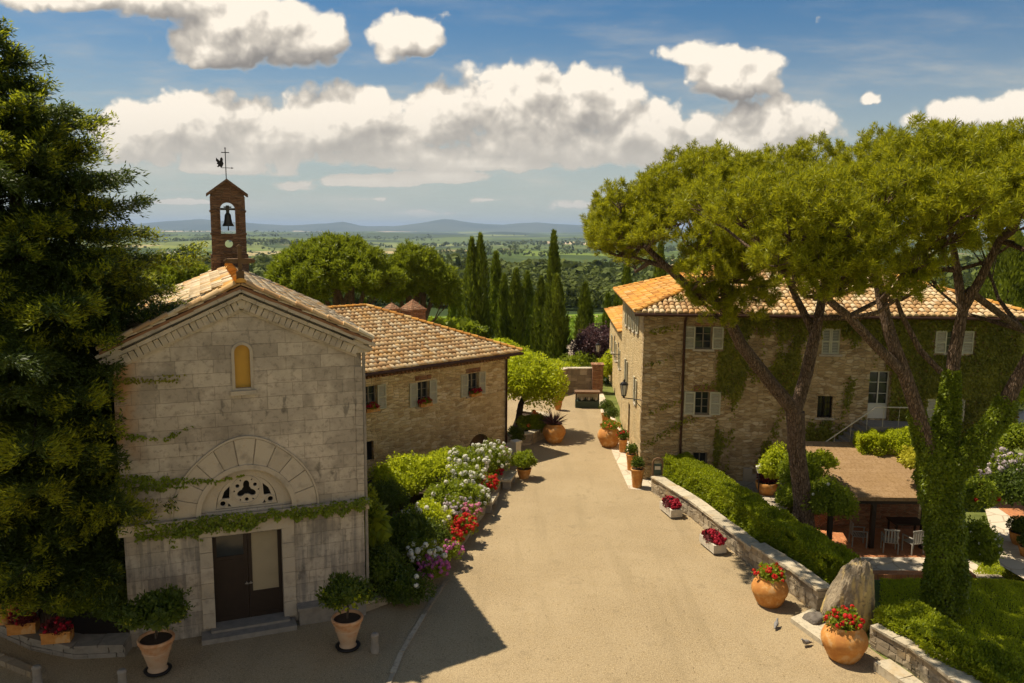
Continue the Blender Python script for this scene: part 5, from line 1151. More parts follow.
# paving joint and left raised kerb
jp = [G(*q) for q in [(386, 690), (402, 652), (424, 615), (446, 580)]]; rubble_wall('drain_kerb', 'narrow line of stones crossing the shaded forecourt', [p[:2] for p in jp], .035, .13, False, WSTONE, 1, -.02, blk=.9, cat='kerb')
lk = [G(*q)[:2] for q in [(-60, 598), (0, 628), (40, 646), (80, 654), (128, 652)]]; rubble_wall('raised_bed_kerb', 'broad worn stone kerb of the shady raised bed under the fir', lk, .30, .5, True, STONEG, 2, -.05, blk=.5)
lk2 = [G(*q)[:2] for q in [(-80, 640), (0, 662), (34, 676)]]; rubble_wall('front_kerb', 'short thin stone kerb at the bottom left corner', lk2, .16, .2, False, WSTONE, 1, -.05, blk=.6, cat='kerb')
# raised bed soil
m = MB(); P = [*lk[::-1], (-20, 26), (-14.2, 31), (-10.2, 20.2)]; m.add([(p[0], p[1], .26) for p in P], [list(range(len(P)))[::-1]]); tag(m.build('bed_soil', SOIL), kind='structure')
P = [*bp, FW(10.9, -.1)[:2], FW(3, -.1)[:2], (-7.9, 31.6), CHW(CW + .1, .4)[:2]]; m = MB(); tri = tessellate_polygon([[Vector((p[0], p[1], 0)) for p in P]]); m.add([(p[0], p[1], .16) for p in P], [list(t) for t in tri]); tag(m.build('planting_soil', SOIL), kind='structure')
# ================================================================== pots and plants
def pot(name, label, cat, loc, prof, mat_, n=28, saucer=None, group=None, soil=None, bands=(), rot=0., feet=False):
    r = empty(name, label, cat, loc, rot, group); m = MB()
    full = prof + [(prof[-1][0] - .035, prof[-1][1] - .01), (prof[-1][0] - .05, prof[-1][1] - .10)]
    m.lathe(full, n, cap=False); m.lathe([(prof[0][0], prof[0][1]), (.01, prof[0][1])], n, cap=False); m.build('body', mat_, r)
    m = MB(); m.lathe([(prof[-1][0] - .03, prof[-1][1] - .07), (.01, prof[-1][1] - .05)], n, cap=False); m.build('soil', SOIL, r)
    if saucer: m = MB(); m.lathe([(saucer, .0), (saucer + .03, .06), (saucer - .02, .065), (.01, .04)], n); m.build('saucer', IRON, r)
    for rb, zb in bands: m = MB(); m.lathe([(rb - .012, zb - .025), (rb + .012, zb), (rb - .012, zb + .025)], n, cap=False); m.build('band', mat_, r)
    return r
JAR = [(.34, 0), (.42, .10), (.49, .24), (.52, .34)]; JAR += [(.56, .40), (.59, .50), (.585, .62), (.53, .76), (.44, .86), (.37, .91), (.38, .95), (.41, .97)]
def jar(label, px, py, s, flowers, group='round terracotta jars along the road', leaf=LEAF, fs=None):
    p = G(px, py); r = pot('terracotta_jar', label, 'terracotta jar', (p.x, p.y, 0.), [(a * s, b * s) for a, b in JAR], TERRA, 32, bands=[(.53 * s, .365 * s)], rot=RS.uniform(0, 6)); r['group'] = group
    if flowers:
        o = bush('geranium', flowers[0], flowers[3] if len(flowers) > 3 else 'flowers', (p.x, p.y, 1.05 * s), (.46 * s, .46 * s, .26 * s), leaf, 480, .085, .07, [('flowers', flowers[1], flowers[2], .062)] if flowers[1] else None)
    return p
jar('large terracotta jar of red geraniums left of the standing rock', 769, 604, .90, ('red geraniums in the jar left of the standing rock', RED, 26))
jar('large terracotta jar of red geraniums nearest the viewer, by the slab', 843, 658, .98, ('red geraniums in the nearest jar by the stone slab', RED, 30))
pj = jar('round terracotta jar under a spiky purple plant in mid road', 554, 442, 1.02, None)
jar('round terracotta jar with coral flowers by the villa side wall', 609, 446, 1.02, ('coral and red flowers spilling over the jar by the villa', ORNG, 18))
def spiky(name, label, c, r, n, mat_, W_=.05, cat='plant'):
    mb = MB(); d = rdirs(n * 2); d = d[d[:, 2] > .02][:n]; n = len(d); mb.leaves(np.tile(c, (n, 1)) + d * .05, d, rdirs(n), r * RS.uniform(.7, 1.1, n), W_); return tag(mb.build(name, mat_), label, cat)
spiky('spiky_plant', 'dark purple spiky plant fanning out of the mid-road jar', (pj.x, pj.y, .98), .85, 110, PURP)
# citrus pots at the chapel
POTC = [(.20, .0), (.24, .06), (.20, .12), (.23, .2), (.30, .45), (.36, .66), (.385, .70), (.385, .78), (.43, .80), (.44, .86), (.42, .90)]
for (px, py, lab, lab2, s, fl, rx) in ((158, 672, 'bleached terracotta pot with a wide dark lemon bush left of the chapel door', 'wide dark lemon bush in the pot left of the chapel door', 1.0, 26, .86), (348, 648, 'bleached terracotta pot with a pale-leaved lemon bush right of the chapel door', 'lemon bush with pale leaf tips in the pot right of the chapel door', .95, 46, .66)):
    p = G(px, py); pot('lemon_pot', lab, 'flower pot', (p.x, p.y, .03), [(a * s, b * s) for a, b in POTC], TERRAW, 28, saucer=.30, bands=[(.335 * s, .56 * s)])
    c = (p.x, p.y, 1.62 * s); o = bush('lemon_tree', lab2, 'lemon bush', c, (rx, rx * .9, .52), LEAFD, 1700, .12, .055, None, bump=.35, lobes=LOB(6, .55, .6), zmin=-.6)
    m = MB(); m.tube([(p.x, p.y, .8), (p.x + .02, p.y, 1.15), (p.x, p.y, 1.7)], [.035, .03, .02], 8); 
    for k in range(5): a = k * 1.3; m.tube([(p.x, p.y, 1.2), (p.x + math.cos(a) * .3, p.y + math.sin(a) * .3, 1.5), (p.x + math.cos(a) * .6, p.y + math.sin(a) * .55, 1.75)], [.02, .014, .006], 5)
    m.build('stem', BARKD, o)
    d = rdirs(fl * 4); d = d[(d[:, 2] > -.5) & (d[:, 2] < .25) & (d[:, 1] < .3)][:fl]; flowerheads('pale_tips', LEAFB if s < 1 else YEL, np.array(c) + d * [rx * .9, rx * .8, .5], d, .055 if s < 1 else .03, o, 12)
def bollard(label, px, py):
    p = G(px, py); r = empty('stone_bollard', label, 'bollard', (p.x, p.y, 0)); m = MB(); m.lathe([(.115, 0), (.12, .12), (.10, .16), (.095, .42), (.11, .46), (.105, .50), (.06, .53)], 16); m.build('post', STONEG, r); r['group'] = 'stone bollards on the forecourt'
bollard('short stone bollard beside the right lemon pot', 375, 652); bollard('short stone bollard left of the left lemon pot', 123, 690); bollard('short stone bollard nearest the bottom left corner', 38, 686)
# bird pair on the gravel
def pigeon(label, px, py, rot):
    p = G(px, py); V = [((0, 0, .10), .055), ((.07, 0, .125), .045), ((.11, 0, .17), .026), ((.13, 0, .205), .028), ((-.08, 0, .09), .035), ((-.17, 0, .075), .012)]
    m = MB(Matrix.Rotation(rot, 4, 'Z')); m.tube([(-.2, 0, .07), (-.13, 0, .085), (-.06, 0, .105), (0, 0, .115), (.06, 0, .13), (.10, 0, .165), (.115, 0, .195), (.14, 0, .215), (.16, 0, .212), (.185, 0, .205)], [.012, .03, .055, .066, .058, .034, .026, .028, .02, .004], 10)
    for s in (-1, 1): m.tube([(.0, s * .025, .08), (.005, s * .025, .0)], .006, 5); m.tube([(.005, s * .025, .003), (.04, s * .025, .003)], .005, 4)
    o = m.build('pigeon', simple('pigeon_feathers', (.20, .185, .17), .8, .5, 14), loc=(p.x, p.y, 0)); tag(o, label, 'pigeon')
pigeon('grey pigeon walking on the gravel left of the slab', 776, 628, R(60)); pigeon('grey pigeon pecking on the gravel in front of the slab', 806, 646, R(200))
# stone planters with crimson flowers
for (px, py, lab, lab2) in ((672, 514, 'pale stone trough by the wall nearer the villa', 'crimson petunias in the trough nearer the villa'), (714, 549, 'pale stone trough by the wall nearer the standing rock', 'crimson petunias in the trough nearer the standing rock')):
    p = G(px, py); rz = math.atan2(WL1[1].y - WL1[2].y, WL1[1].x - WL1[2].x) ; r = empty('stone_trough', lab, 'planter', (p.x - .05, p.y, 0), rz); m = MB()
    a, b = .55, .24
    m.box(-a, -b, .07, a, b, .14, jit=.004); m.box(-a, -b, .142, a, -b + .07, .36, jit=.004); m.box(-a, b - .07, .142, a, b, .36, jit=.004); m.box(-a, -b + .072, .142, -a + .07, b - .072, .36, jit=.004); m.box(a - .07, -b + .072, .142, a, b - .072, .36, jit=.004); m.build('trough', PALEST, r)
    for x in (-.4, .4): m = MB(); m.box(x - .08, -.2, 0, x + .08, .2, .068); m.build('foot', STONEG, r)
    m = MB(); m.box(-a + .072, -b + .072, .15, a - .072, b - .072, .32); m.build('soil', SOIL, r)
    o = bush('petunias', lab2, 'flowers', (0, 0, 0), (.56, .26, .22), DRYRED, 500, .07, .05, [('flowers', DRED, 90, .06, 0.)]); o.location = (p.x - .05, p.y, .40); o.rotation_euler = (0, 0, rz)
# ---- big flower bed: shrubs and flowers, individual bushes
def BU(label, px, py, z, r, mat_, n, L=.09, fl=None, name='shrub', cat='shrub', **k):
    p = G(px, py, z); return bush(name, label, cat, (p.x, p.y, z), r, mat_, n, L, L * .62, fl, **k)
BU('bright lime-green shrub filling the back of the bed under the farmhouse windows', 408, 475, 1.25, (1.55, 1.3, .95), LEAFB, 5200, .10, lobes=LOB(6))
BU('rounded yellow-green shrub at the foot of the farmhouse wall', 446, 465, 1.1, (.9, .8, .7), LEAFB, 2600, .09)
BU('dark ball-shaped shrub against the chapel side wall', 384, 500, 1.35, (.85, .85, .72), LEAFD, 3600, .07, bump=.1)
BU('dark leafy shrub filling the bed beside the chapel corner', 410, 535, .95, (1.25, 1.1, .85), LEAFD, 5600, .09, lobes=LOB(5))
BU('dark shrub behind the lemon pot at the chapel corner', 384, 572, .75, (.95, .75, .85), LEAFD, 4600, .08, lobes=LOB(4))
BU('low dark shrub with pale blooms at the front curve of the bed', 405, 590, .45, (.85, .6, .5), LEAFD, 2200, .08, fl=[('flowers', WHITE, 5, .07)])
BU('tall green climber against the right edge of the chapel', 370, 535, 1.5, (.45, .6, 1.4), LEAF, 2600, .10)
BU('green hydrangea bush with white heads at the far end of the bed', 470, 466, 1.15, (1.1, 1., .8), LEAF, 2600, .10, [('flowers', WHITE, 50, .105)], 'hydrangea', 'hydrangea')
BU('white hydrangea bush beside the farmhouse drainpipe', 493, 460, 1.05, (.85, .8, .75), LEAF, 1900, .10, [('flowers', WHITE, 44, .105)], 'hydrangea', 'hydrangea')
BU('row of white hydrangea heads in the middle of the bed', 463, 482, .9, (.95, .8, .7), LEAF, 2000, .10, [('flowers', WHITE, 52, .10)], 'hydrangea', 'hydrangea')
BU('large leafy hydrangea bush with few blooms in the bed centre', 452, 498, .85, (1.0, .9, .75), LEAF, 3600, .11, [('flowers', WHITE, 12, .10)], 'hydrangea', 'hydrangea', lobes=LOB(5))
BU('lime hydrangea with white heads above the lilac flowers', 428, 522, .95, (.8, .75, .72), LEAFB, 2400, .10, [('flowers', WHITE, 26, .10)], 'hydrangea', 'hydrangea')
BU('hydrangea with large white heads at the front of the bed', 425, 556, .62, (.62, .5, .5), LEAF, 1500, .10, [('flowers', WHITE, 34, .10)], 'hydrangea', 'hydrangea')
BU('white bush spilling over the bed wall by the front bench', 478, 500, .65, (.5, .5, .5), LEAF, 900, .09, [('flowers', WHITE, 34, .085)], 'hydrangea', 'hydrangea')
for (px, py, z, rr, fm, k, lab) in ((500, 458, .9, .5, PURF, 45, 'magenta rose clump at the farmhouse corner'), (489, 484, .75, .42, RED, 40, 'bright red clump in the middle of the bed edge'), (476, 480, .8, .4, DRED, 26, 'dark pink clump behind the bright red one'), (494, 470, .7, .38, DRED, 18, 'crimson clump near the farther bench'),
      (455, 508, .75, .55, LAV, 36, 'lilac and white clump in the bed centre'), (465, 527, .6, .45, RED, 55, 'scarlet salvia clump overhanging the bed wall'), (452, 540, .55, .4, RED, 30, 'smaller scarlet clump in front of the lilac one'), (448, 552, .5, .42, PURF, 30, 'magenta hydrangea clump near the front of the bed'), (434, 570, .4, .45, PURF, 40, 'magenta and white clump at the bed front edge'), (470, 512, .7, .38, PINK, 26, 'pink clump above the scarlet salvia')):
    BU(lab, px, py, z, (rr, rr, rr * .9), LEAF, 700, .08, [('flowers', fm, k, .075)], 'flower_clump', 'flowers')
# shady bed under the fir
for (px, py, z, r, mt, n, lab, fl) in ((30, 560, 1.2, (1.5, 1.1, 1.2), LEAFD, 5200, 'dark shrub with small white blooms in the shady bed at the left edge', [('flowers', WHITE, 22, .05)]), (105, 596, .9, (1.1, .8, .8), LEAFD, 4200, 'dark shrub between the fir trunk and the chapel corner', None),
      (70, 600, 1.0, (.95, .6, .45), LEAF, 3000, 'lighter green fern-like shrub above the red-flowered boxes', None), (0, 520, 2.2, (1.4, 1.2, 1.6), LEAFD, 5200, 'tall dark shrub at the left picture edge under the fir', None)):
    BU(lab, px, py, z, r, mt, n, .09, fl, lobes=LOB(5))
for (px, py, lab, lab2) in ((58, 641, 'terracotta box of dark red flowers on the broad kerb', 'dark red flowers in the box on the broad kerb'), (24, 632, 'smaller terracotta box of dark red flowers near the urns', 'dark red flowers in the smaller box near the urns')):
    p = G(px, py, .37); r = empty('terracotta_box', lab, 'planter', (p.x, p.y, .385), R(12)); m = MB()
    for q in ((-.34, -.17, .34, -.12), (-.34, .12, .34, .17), (-.34, -.118, -.29, .118), (.29, -.118, .34, .118)): m.box(q[0], q[1], 0, q[2], q[3], .27)
    m.box(-.288, -.118, .0, .288, .118, .22); m.box(-.36, -.19, .272, .36, -.12, .30); m.build('box', TERRA, r)
    bush('dark_red_flowers', lab2, 'flowers', (p.x, p.y, .72), (.36, .24, .24), DRYRED, 420, .07, .05, [('flowers', DRED, 16, .045)])
for (px, py, s, lab) in ((5, 625, 1., 'taller terracotta pedestal urn at the left picture edge'), (13, 630, .8, 'shorter terracotta pedestal urn beside the taller one')):
    p = G(px, py, .3); pot('pedestal_urn', lab, 'urn', (p.x, p.y, .37), [(.16 * s, 0), (.15 * s, .1 * s), (.09 * s, .16 * s), (.10 * s, .6 * s), (.16 * s, .72 * s), (.22 * s, .78 * s), (.24 * s, .9 * s)], TERRA, 18)
# pots by farmhouse corner and along the villa
p = G(524, 478); pot('clay_pot', 'clay pot with trailing green plant beside the farther bench', 'flower pot', (p.x, p.y, 0), [(.2, 0), (.28, .2), (.32, .40), (.34, .42), (.34, .46)], TERRA, 22); bush('trailing_plant', 'light green trailing plant in the clay pot by the farther bench', 'plant', (p.x, p.y, .75), (.52, .48, .42), LEAF, 1500, .11, .06)
p = G(558, 410); pot('tall_urn', 'tall slender terracotta urn standing alone far up the road', 'urn', (p.x, p.y, 0), [(.14, 0), (.2, .15), (.27, .55), (.28, .8), (.22, 1.0), (.19, 1.06), (.23, 1.12)], TERRA, 20)
for (px, py, s, lab, lab2, mt, fl) in ((625, 452, 1.0, 'terracotta pot with red cyclamen against the villa side wall', 'red-flowered plant in the pot by the villa side door', LEAFD, (RED, 14)), (633, 470, 1.15, 'tall square-shouldered terracotta pot by the villa wall', 'dark leafy plant in the tall pot by the villa wall', LEAFD, None), (637, 487, 1.25, 'tall terracotta pot nearest the villa corner quoins', 'dark plant in the pot nearest the villa corner', LEAFD, None)):
    p = G(px, py); p.x = min(p.x, 5.55); pot('wall_pot', lab, 'flower pot', (p.x, p.y, 0.012), [(.16 * s, 0), (.19 * s, .3 * s), (.22 * s, .58 * s), (.24 * s, .6 * s), (.24 * s, .66 * s)], TERRA, 20); bush('potted_plant', lab2, 'plant', (p.x, p.y, .82 * s), (.26, .26, .3), mt, 420, .09, .06, [('flowers', fl[0], fl[1], .05)] if fl else None)
for (px, py, lab, lab2) in ((611, 432, 'pot of the nearer clipped ball shrub by the villa wall', 'nearer clipped dark ball shrub by the villa wall'), (606, 424, 'pot of the farther clipped ball shrub by the villa wall', 'farther clipped dark ball shrub by the villa wall')):
    p = G(px, py); p.x = min(p.x, 5.7); pot('topiary_pot', lab, 'flower pot', (p.x, p.y, .012), [(.2, 0), (.26, .5), (.29, .55), (.29, .6)], TERRA, 18); bush('topiary_ball', lab2, 'topiary', (p.x, p.y, 1.0), (.42, .42, .40), LEAFD, 1100, .07, .045, bump=.05)
# stone planter round the tree at the farmhouse corner
pc = [Vector(G(*q)[:2]) for q in [(508, 446), (530, 444), (548, 434), (545, 424), (518, 420)]]
rubble_wall('tree_planter', 'curved stone planter round the foot of the green tree', pc, .55, .3, True, None, 2, -.05, blk=.4, cat='planter'); m = MB(); m.add([(p[0], p[1], .5) for p in pc], [[0, 1, 2, 3, 4]]); tag(m.build('tree_soil', SOIL), kind='structure')
BU('low shrub with an orange bloom in the stone tree planter', 535, 424, .8, (.95, .6, .5), LEAF, 2200, .10, [('flowers', ORNG, 5, .12)])
BU('dark small shrub behind the pot post at the farmhouse corner', 516, 436, .5, (.5, .4, .5), LEAFD, 900, .09)
p = G(516, 462); m = MB(); m.box(-.16, -.16, 0, .16, .16, .95, jit=.01); m.box(-.2, -.2, .952, .2, .2, 1.05, jit=.01); o = m.build('stone_pillar', PALEST, loc=(p.x, p.y, 0)); o.rotation_euler[2] = R(43); tag(o, 'short square stone pillar at the farmhouse corner', 'pillar')
# far end of the road
eb = [Vector(G(*q)[:2]) for q in [(546, 396), (566, 391), (596, 391)]]
rubble_wall('terrace_wall', 'pale terrace wall closing the far end of the road', eb, 1.55, .4, True, None, 4, -.1, blk=.5)
p = G(597, 392); m = MB(); m.box(-.35, -.35, -.1, .35, .35, 1.85, jit=.01); m.box(-.42, -.42, 1.852, .42, .42, 1.97, jit=.01); o = m.build('brick_pier', BRICK, loc=(p.x, p.y, 0)); tag(o, 'brick gate pier at the right end of the terrace wall', 'pier')
for (px, py, Y, r, mt, n, lab, fl) in ((566, 383, 60, (.9, .6, .55), LEAF, 1600, 'shrub with orange flowers on the terrace wall, left one', [('flowers', ORNG, 34, .13)]), (586, 382, 60, (.9, .6, .5), LEAF, 1600, 'shrub with orange flowers on the terrace wall beside the pier', [('flowers', ORNG, 34, .13)]),
      (560, 376, 63, (2.2, 1.5, 1.3), LEAFB, 4200, 'yellow-green bush spreading behind the terrace wall', None), (583, 370, 64, (2.0, 1.4, 1.5), LEAF, 4200, 'rounded mid-green bush behind the orange flowers', None), (611, 370, 57, (1.0, 1.2, 1.6), LEAFB, 3200, 'light green climber on the annex wall beyond the villa', None), (604, 395, 58, (.6, .8, 1.6), LEAFD, 2200, 'dark shrub in the gap between pier and annex', None),
      (516, 366, 58, (1.8, 1.6, 1.3), LEAFB, 4500, 'bright lime bush rising behind the farmhouse eaves corner', None), (500, 352, 66, (2.6, 2.0, 1.1), LEAFB, 5000, 'lime bushes at the foot of the dark cypresses', None), (440, 332, 70, (3.6, 2.4, 1.1), LEAF, 5000, 'green shrubs between the pines and the farmhouse ridge', None), (538, 372, 62, (2.2, 1.6, 1.2), LEAFB, 5000, 'lime bush below the bright green cypresses', None)):
    q = D(px, py, Y); bush('garden_bush', lab, 'bush', tuple(q), r, mt, n, .17, .11, fl, lobes=LOB(5))
    gz = float(zground(q.x, q.y))
hut = empty('garden_hut', 'small hut with a grey-brown pitched roof behind the terrace wall', 'hut', (D(583, 360, 72).x, 72, float(zground(6.3, 72))), R(10)); m = MB(); m.box(-1.5, -1.5, -.3, 1.5, 1.5, 2.2); m.build('wall', REND, hut)
m = MB(); m.add([(-1.9, -1.9, 2.15), (1.9, -1.9, 2.15), (1.9, 1.9, 2.15), (-1.9, 1.9, 2.15), (-1., 0, 3.5), (.4, 0, 3.5)], [[0, 1, 5, 4], [2, 3, 4, 5]]); m.add([(1.9, -1.9, 2.15), (1.9, 1.9, 2.15), (.4, 0, 3.5), (-1.9, -1.9, 2.15), (-1.9, 1.9, 2.15), (-1., 0, 3.5)], [[0, 1, 2], [3, 5, 4]]); m.build('roof', simple('grey_brown_tiles', (.34, .27, .20), .9, .3, 4), hut)
# display counter
p = G(587, 407); r = empty('display_counter', 'dark green counter with brown top and small objects on its open shelf', 'counter', (p.x, p.y, 0), R(-2))
m = MB(); m.box(-.74, -.3, 0, .74, .3, .42); m.build('base', DGREEN, r); m = MB(); m.box(-.78, -.34, .90, .78, .34, 1.02, jit=.004); m.build('top', WOOD, r); m = MB(); m.box(-.72, .22, .422, .72, .27, .898); m.build('back_panel', PALEST, r)
for x in (-.7, .7):
    m = MB(); m.box(x - .035, -.28, .422, x + .035, -.21, .898); m.build('post', WOODD, r)
for k in range(6): m = MB(); x = -.55 + k * .22; m.lathe([(.05, 0), (.075, .06), (.05, .14), (.03, .2)], 8, (x, -.05, .425)); m.build('jar', WPAINT if k % 2 else DGREEN, r)
# lanterns
def lantern(label, p, wall_pt, s=1.):
    r = empty('wall_lantern', label, 'lantern', tuple(p)); w = Vector(wall_pt) - Vector(p)
    m = MB(); m.tube([(0, 0, -.42 * s), w + Vector((0, 0, -.42 * s))], .022, 6); m.tube([w * .55 + Vector((0, 0, -.42 * s)), w + Vector((0, 0, -.75 * s))], .014, 5); m.build('bracket', IRON, r)
    m = MB()
    for k in range(6):
        a = k * math.pi / 3; m.tube([(.10 * s * math.cos(a), .10 * s * math.sin(a), -.30 * s), (.18 * s * math.cos(a), .18 * s * math.sin(a), .20 * s)], .014, 4)
    m.lathe([(.21 * s, .20 * s), (.16 * s, .29 * s), (.05 * s, .36 * s), (.05 * s, .42 * s), (.001, .48 * s)], 6, smooth=False); m.lathe([(.05 * s, -.42 * s), (.05 * s, -.36 * s), (.12 * s, -.31 * s), (.10 * s, -.28 * s)], 6, smooth=False); m.build('frame', IRON, r)
    m = MB(); m.lathe([(.095 * s, -.29 * s), (.168 * s, .195 * s)], 6, smooth=False); m.build('glass', simple('lantern_glass', (.55, .52, .42), .3, .1, 3), r)
q = PLv = None
def onside(px, py, off):   # a point 'off' metres in front of the villa side wall
    n = Vector((math.cos(R(3)), -math.sin(R(3)), 0)); d = ray(px, py); p0 = Vector((*V0, 0)) - n * off; t = n.dot(p0 - CP) / n.dot(d); return CP + d * t
a = D(624, 389, 35.2); lantern('iron lantern on a long bracket at the villa corner', a, (5.70, 34.75, a.z), .95)
a = D(598, 348, 47.5); lantern('iron lantern on a bracket far along the villa side wall, against the purple tree', a, (6.42, 47.4, a.z), .85)
# sign post with hooded panel at the wall start
p = G(656, 492); r = empty('sign_post', 'slender post with a small round-topped green notice at the start of the low wall', 'sign', (p.x + .05, p.y + .1, 0), R(0)); m = MB(); m.tube([(-.2, 0, 0), (-.2, 0, 1.25)], .04, 8); m.tube([(.2, 0, .5), (.2, 0, 1.25)], .025, 8)
pp = [(-.2 + .2 * (1 - math.cos(a)), 0, 1.25 + .2 * math.sin(a)) for a in np.linspace(0, math.pi, 8)]; m.tube(pp, .035, 8); m.build('post', WOOD, r); m = MB(); m.box(-.17, -.02, .72, .17, .02, 1.2); m.build('panel', DGREEN, r); m = MB(); m.box(-.12, -.028, .95, .12, -.021, 1.1); m.build('notice', PALEST, r)
# ================================================================== garden at the right
def gz(x, y): return float(zground(x, y))
gp = [Vector(G(*q, -.9)) for q in [(848, 562), (952, 566), (935, 535), (820, 528)]]
sheet('garden_path', [tuple(G(*q)[:2]) for q in [(712, 480), (760, 478), (790, 500), (775, 545), (740, 520), (715, 500)]], .02, FLAG)
sheet('terrace_floor', [(11.6, 28.3), (16.9, 28.3), (16.9, 33.2), (11.6, 33.2)], -.90, FLAGO); sheet('terrace_paving', [(11.6, 26.6), (16.9, 26.4), (16.9, 28.29), (11.6, 28.29)], -.896, FLAGP)
sheet('terrace_edge', [(11.2, 25.2), (17.2, 24.8), (17.2, 26.6), (11.2, 26.9)], -.80, FLAG)
m = MB(); m.box(11.4, 26.15, -1., 15.9, 26.5, -.62, jit=.01); m.box(11.0, 25.3, -1, 15.6, 25.55, -.70, jit=.01); tag(m.build('brick_edging', material('orange_brick_edge', m_pave([(.46, .17, .06), (.54, .24, .10), (.30, .14, .07)], 5., 5.)), None), 'orange brick steps at the edge of the sunken terrace', 'step')
gzb = empty('garden_pavilion', 'brown flat-tiled lean-to pavilion with brick back wall behind the pine trunks', 'pavilion', (13.4, 30.0, -.9), VR)
W0 = VW(0, 0)
def m_flat(g):
    n = g.noise(g.obj, 2.2, 6); n2 = g.noise(g.obj, 11, 5, .75); b = g.n('ShaderNodeTexBrick', {'Vector': g.obj, 'Color1': (.27, .17, .085), 'Color2': (.31, .20, .105), 'Mortar': (.22, .135, .065), 'Scale': 1., 'Mortar Size': .012, 'Brick Width': .5, 'Row Height': .32}).outputs[0]
    c = g.mix(g.m('MULTIPLY', g.smooth(n, .4, .7), .4), b, (.30, .19, .085)); c = g.mix(g.m('MULTIPLY', g.smooth(n2, .46, .62), .8), c, (.20, .115, .045)); return pbr(g, c, .95, n2, .5, .03)
FLATR = material('brown_needle_strewn_tiles', m_flat)
fl, fr = G(830, 497, 1.15), G(938, 498, 1.15); bl, brr = D(800, 441, 33.0), D(905, 443, 32.9)
m = MB(Matrix.Translation((-13.4, -30.0, .9))); gzb.rotation_euler = (0, 0, 0)
v = [fl, fr + Vector((.3, 0, 0)), brr + Vector((.3, 0, 0)), bl]; v = [tuple(q) for q in v] + [tuple(q - Vector((0, 0, .14))) for q in v]; m.add(v, [[0, 1, 2, 3], [7, 6, 5, 4], [0, 4, 5, 1], [1, 5, 6, 2], [2, 6, 7, 3], [3, 7, 4, 0]]); m.build('roof', FLATR, gzb)
m = MB(Matrix.Translation((-13.4, -30.0, .9))); m.box(fl.x + .1, 31.2, -.95, fr.x + .5, 31.5, 1.15); m.build('back_wall', BRICK, gzb)
for x in (fl.x + .15, fl.x + 1.75, fr.x - .35, fr.x + .2): m = MB(Matrix.Translation((-13.4, -30.0, .9))); m.box(x - .08, fl.y + .12, -.95, x + .08, fl.y + .28, 1.0); m.build('post', WOODD, gzb)
m = MB(Matrix.Translation((-13.4, -30.0, .9))); m.box(fl.x + .05, fl.y + .1, .86, fr.x + .3, fl.y + .3, .995); m.build('beam', WOODD, gzb)
def chair(label, px, py, rz):
    p = G(px, py, -.9); r = empty('garden_chair', label, 'chair', (p.x, p.y, -.9), rz, 'white slatted chairs under the pavilion')
    m = MB()
    for k in range(6): m.box(-.26, -.26 + k * .09, .40, .26, -.19 + k * .09, .425)
    m.build('seat', CHAIRW, r); m = MB()
    for k in range(5): m.box(-.24 + k * .105, .27, .43, -.18 + k * .105, .295, .88)
    m.box(-.27, .268, .882, .27, .30, .94); m.build('backrest', CHAIRW, r)
    for x in (-.25, .25):
        for y in (-.24, .27): m = MB(); m.box(x - .022, y - .022, 0, x + .022, y + .022, .398 if y > 0 else .62); m.build('leg', CHAIRW, r)
        m = MB(); m.box(x - .03, -.27, .622, x + .03, .266, .645); m.build('armrest', CHAIRW, r)
chair('white slatted chair left of the pavilion centre post', 889, 551, R(165)); chair('white slatted chair right of the pavilion centre post', 912, 552, R(195)); chair('white slatted chair at the pavilion left end', 858, 545, R(80)); chair('white slatted chair by the ivy trunk under the pavilion', 930, 546, R(-60))
t = empty('garden_table', 'dark low table between the white chairs under the pavilion', 'table', (*G(905, 538, -.9)[:2], -.9)); m = MB(); m.box(-.6, -.4, .66, .6, .4, .71); m.build('tabletop', WOODD, t)
for x in (-.52, .52):
    for y in (-.33, .33): m = MB(); m.box(x - .03, y - .03, 0, x + .03, y + .03, .658); m.build('leg', WOODD, t)
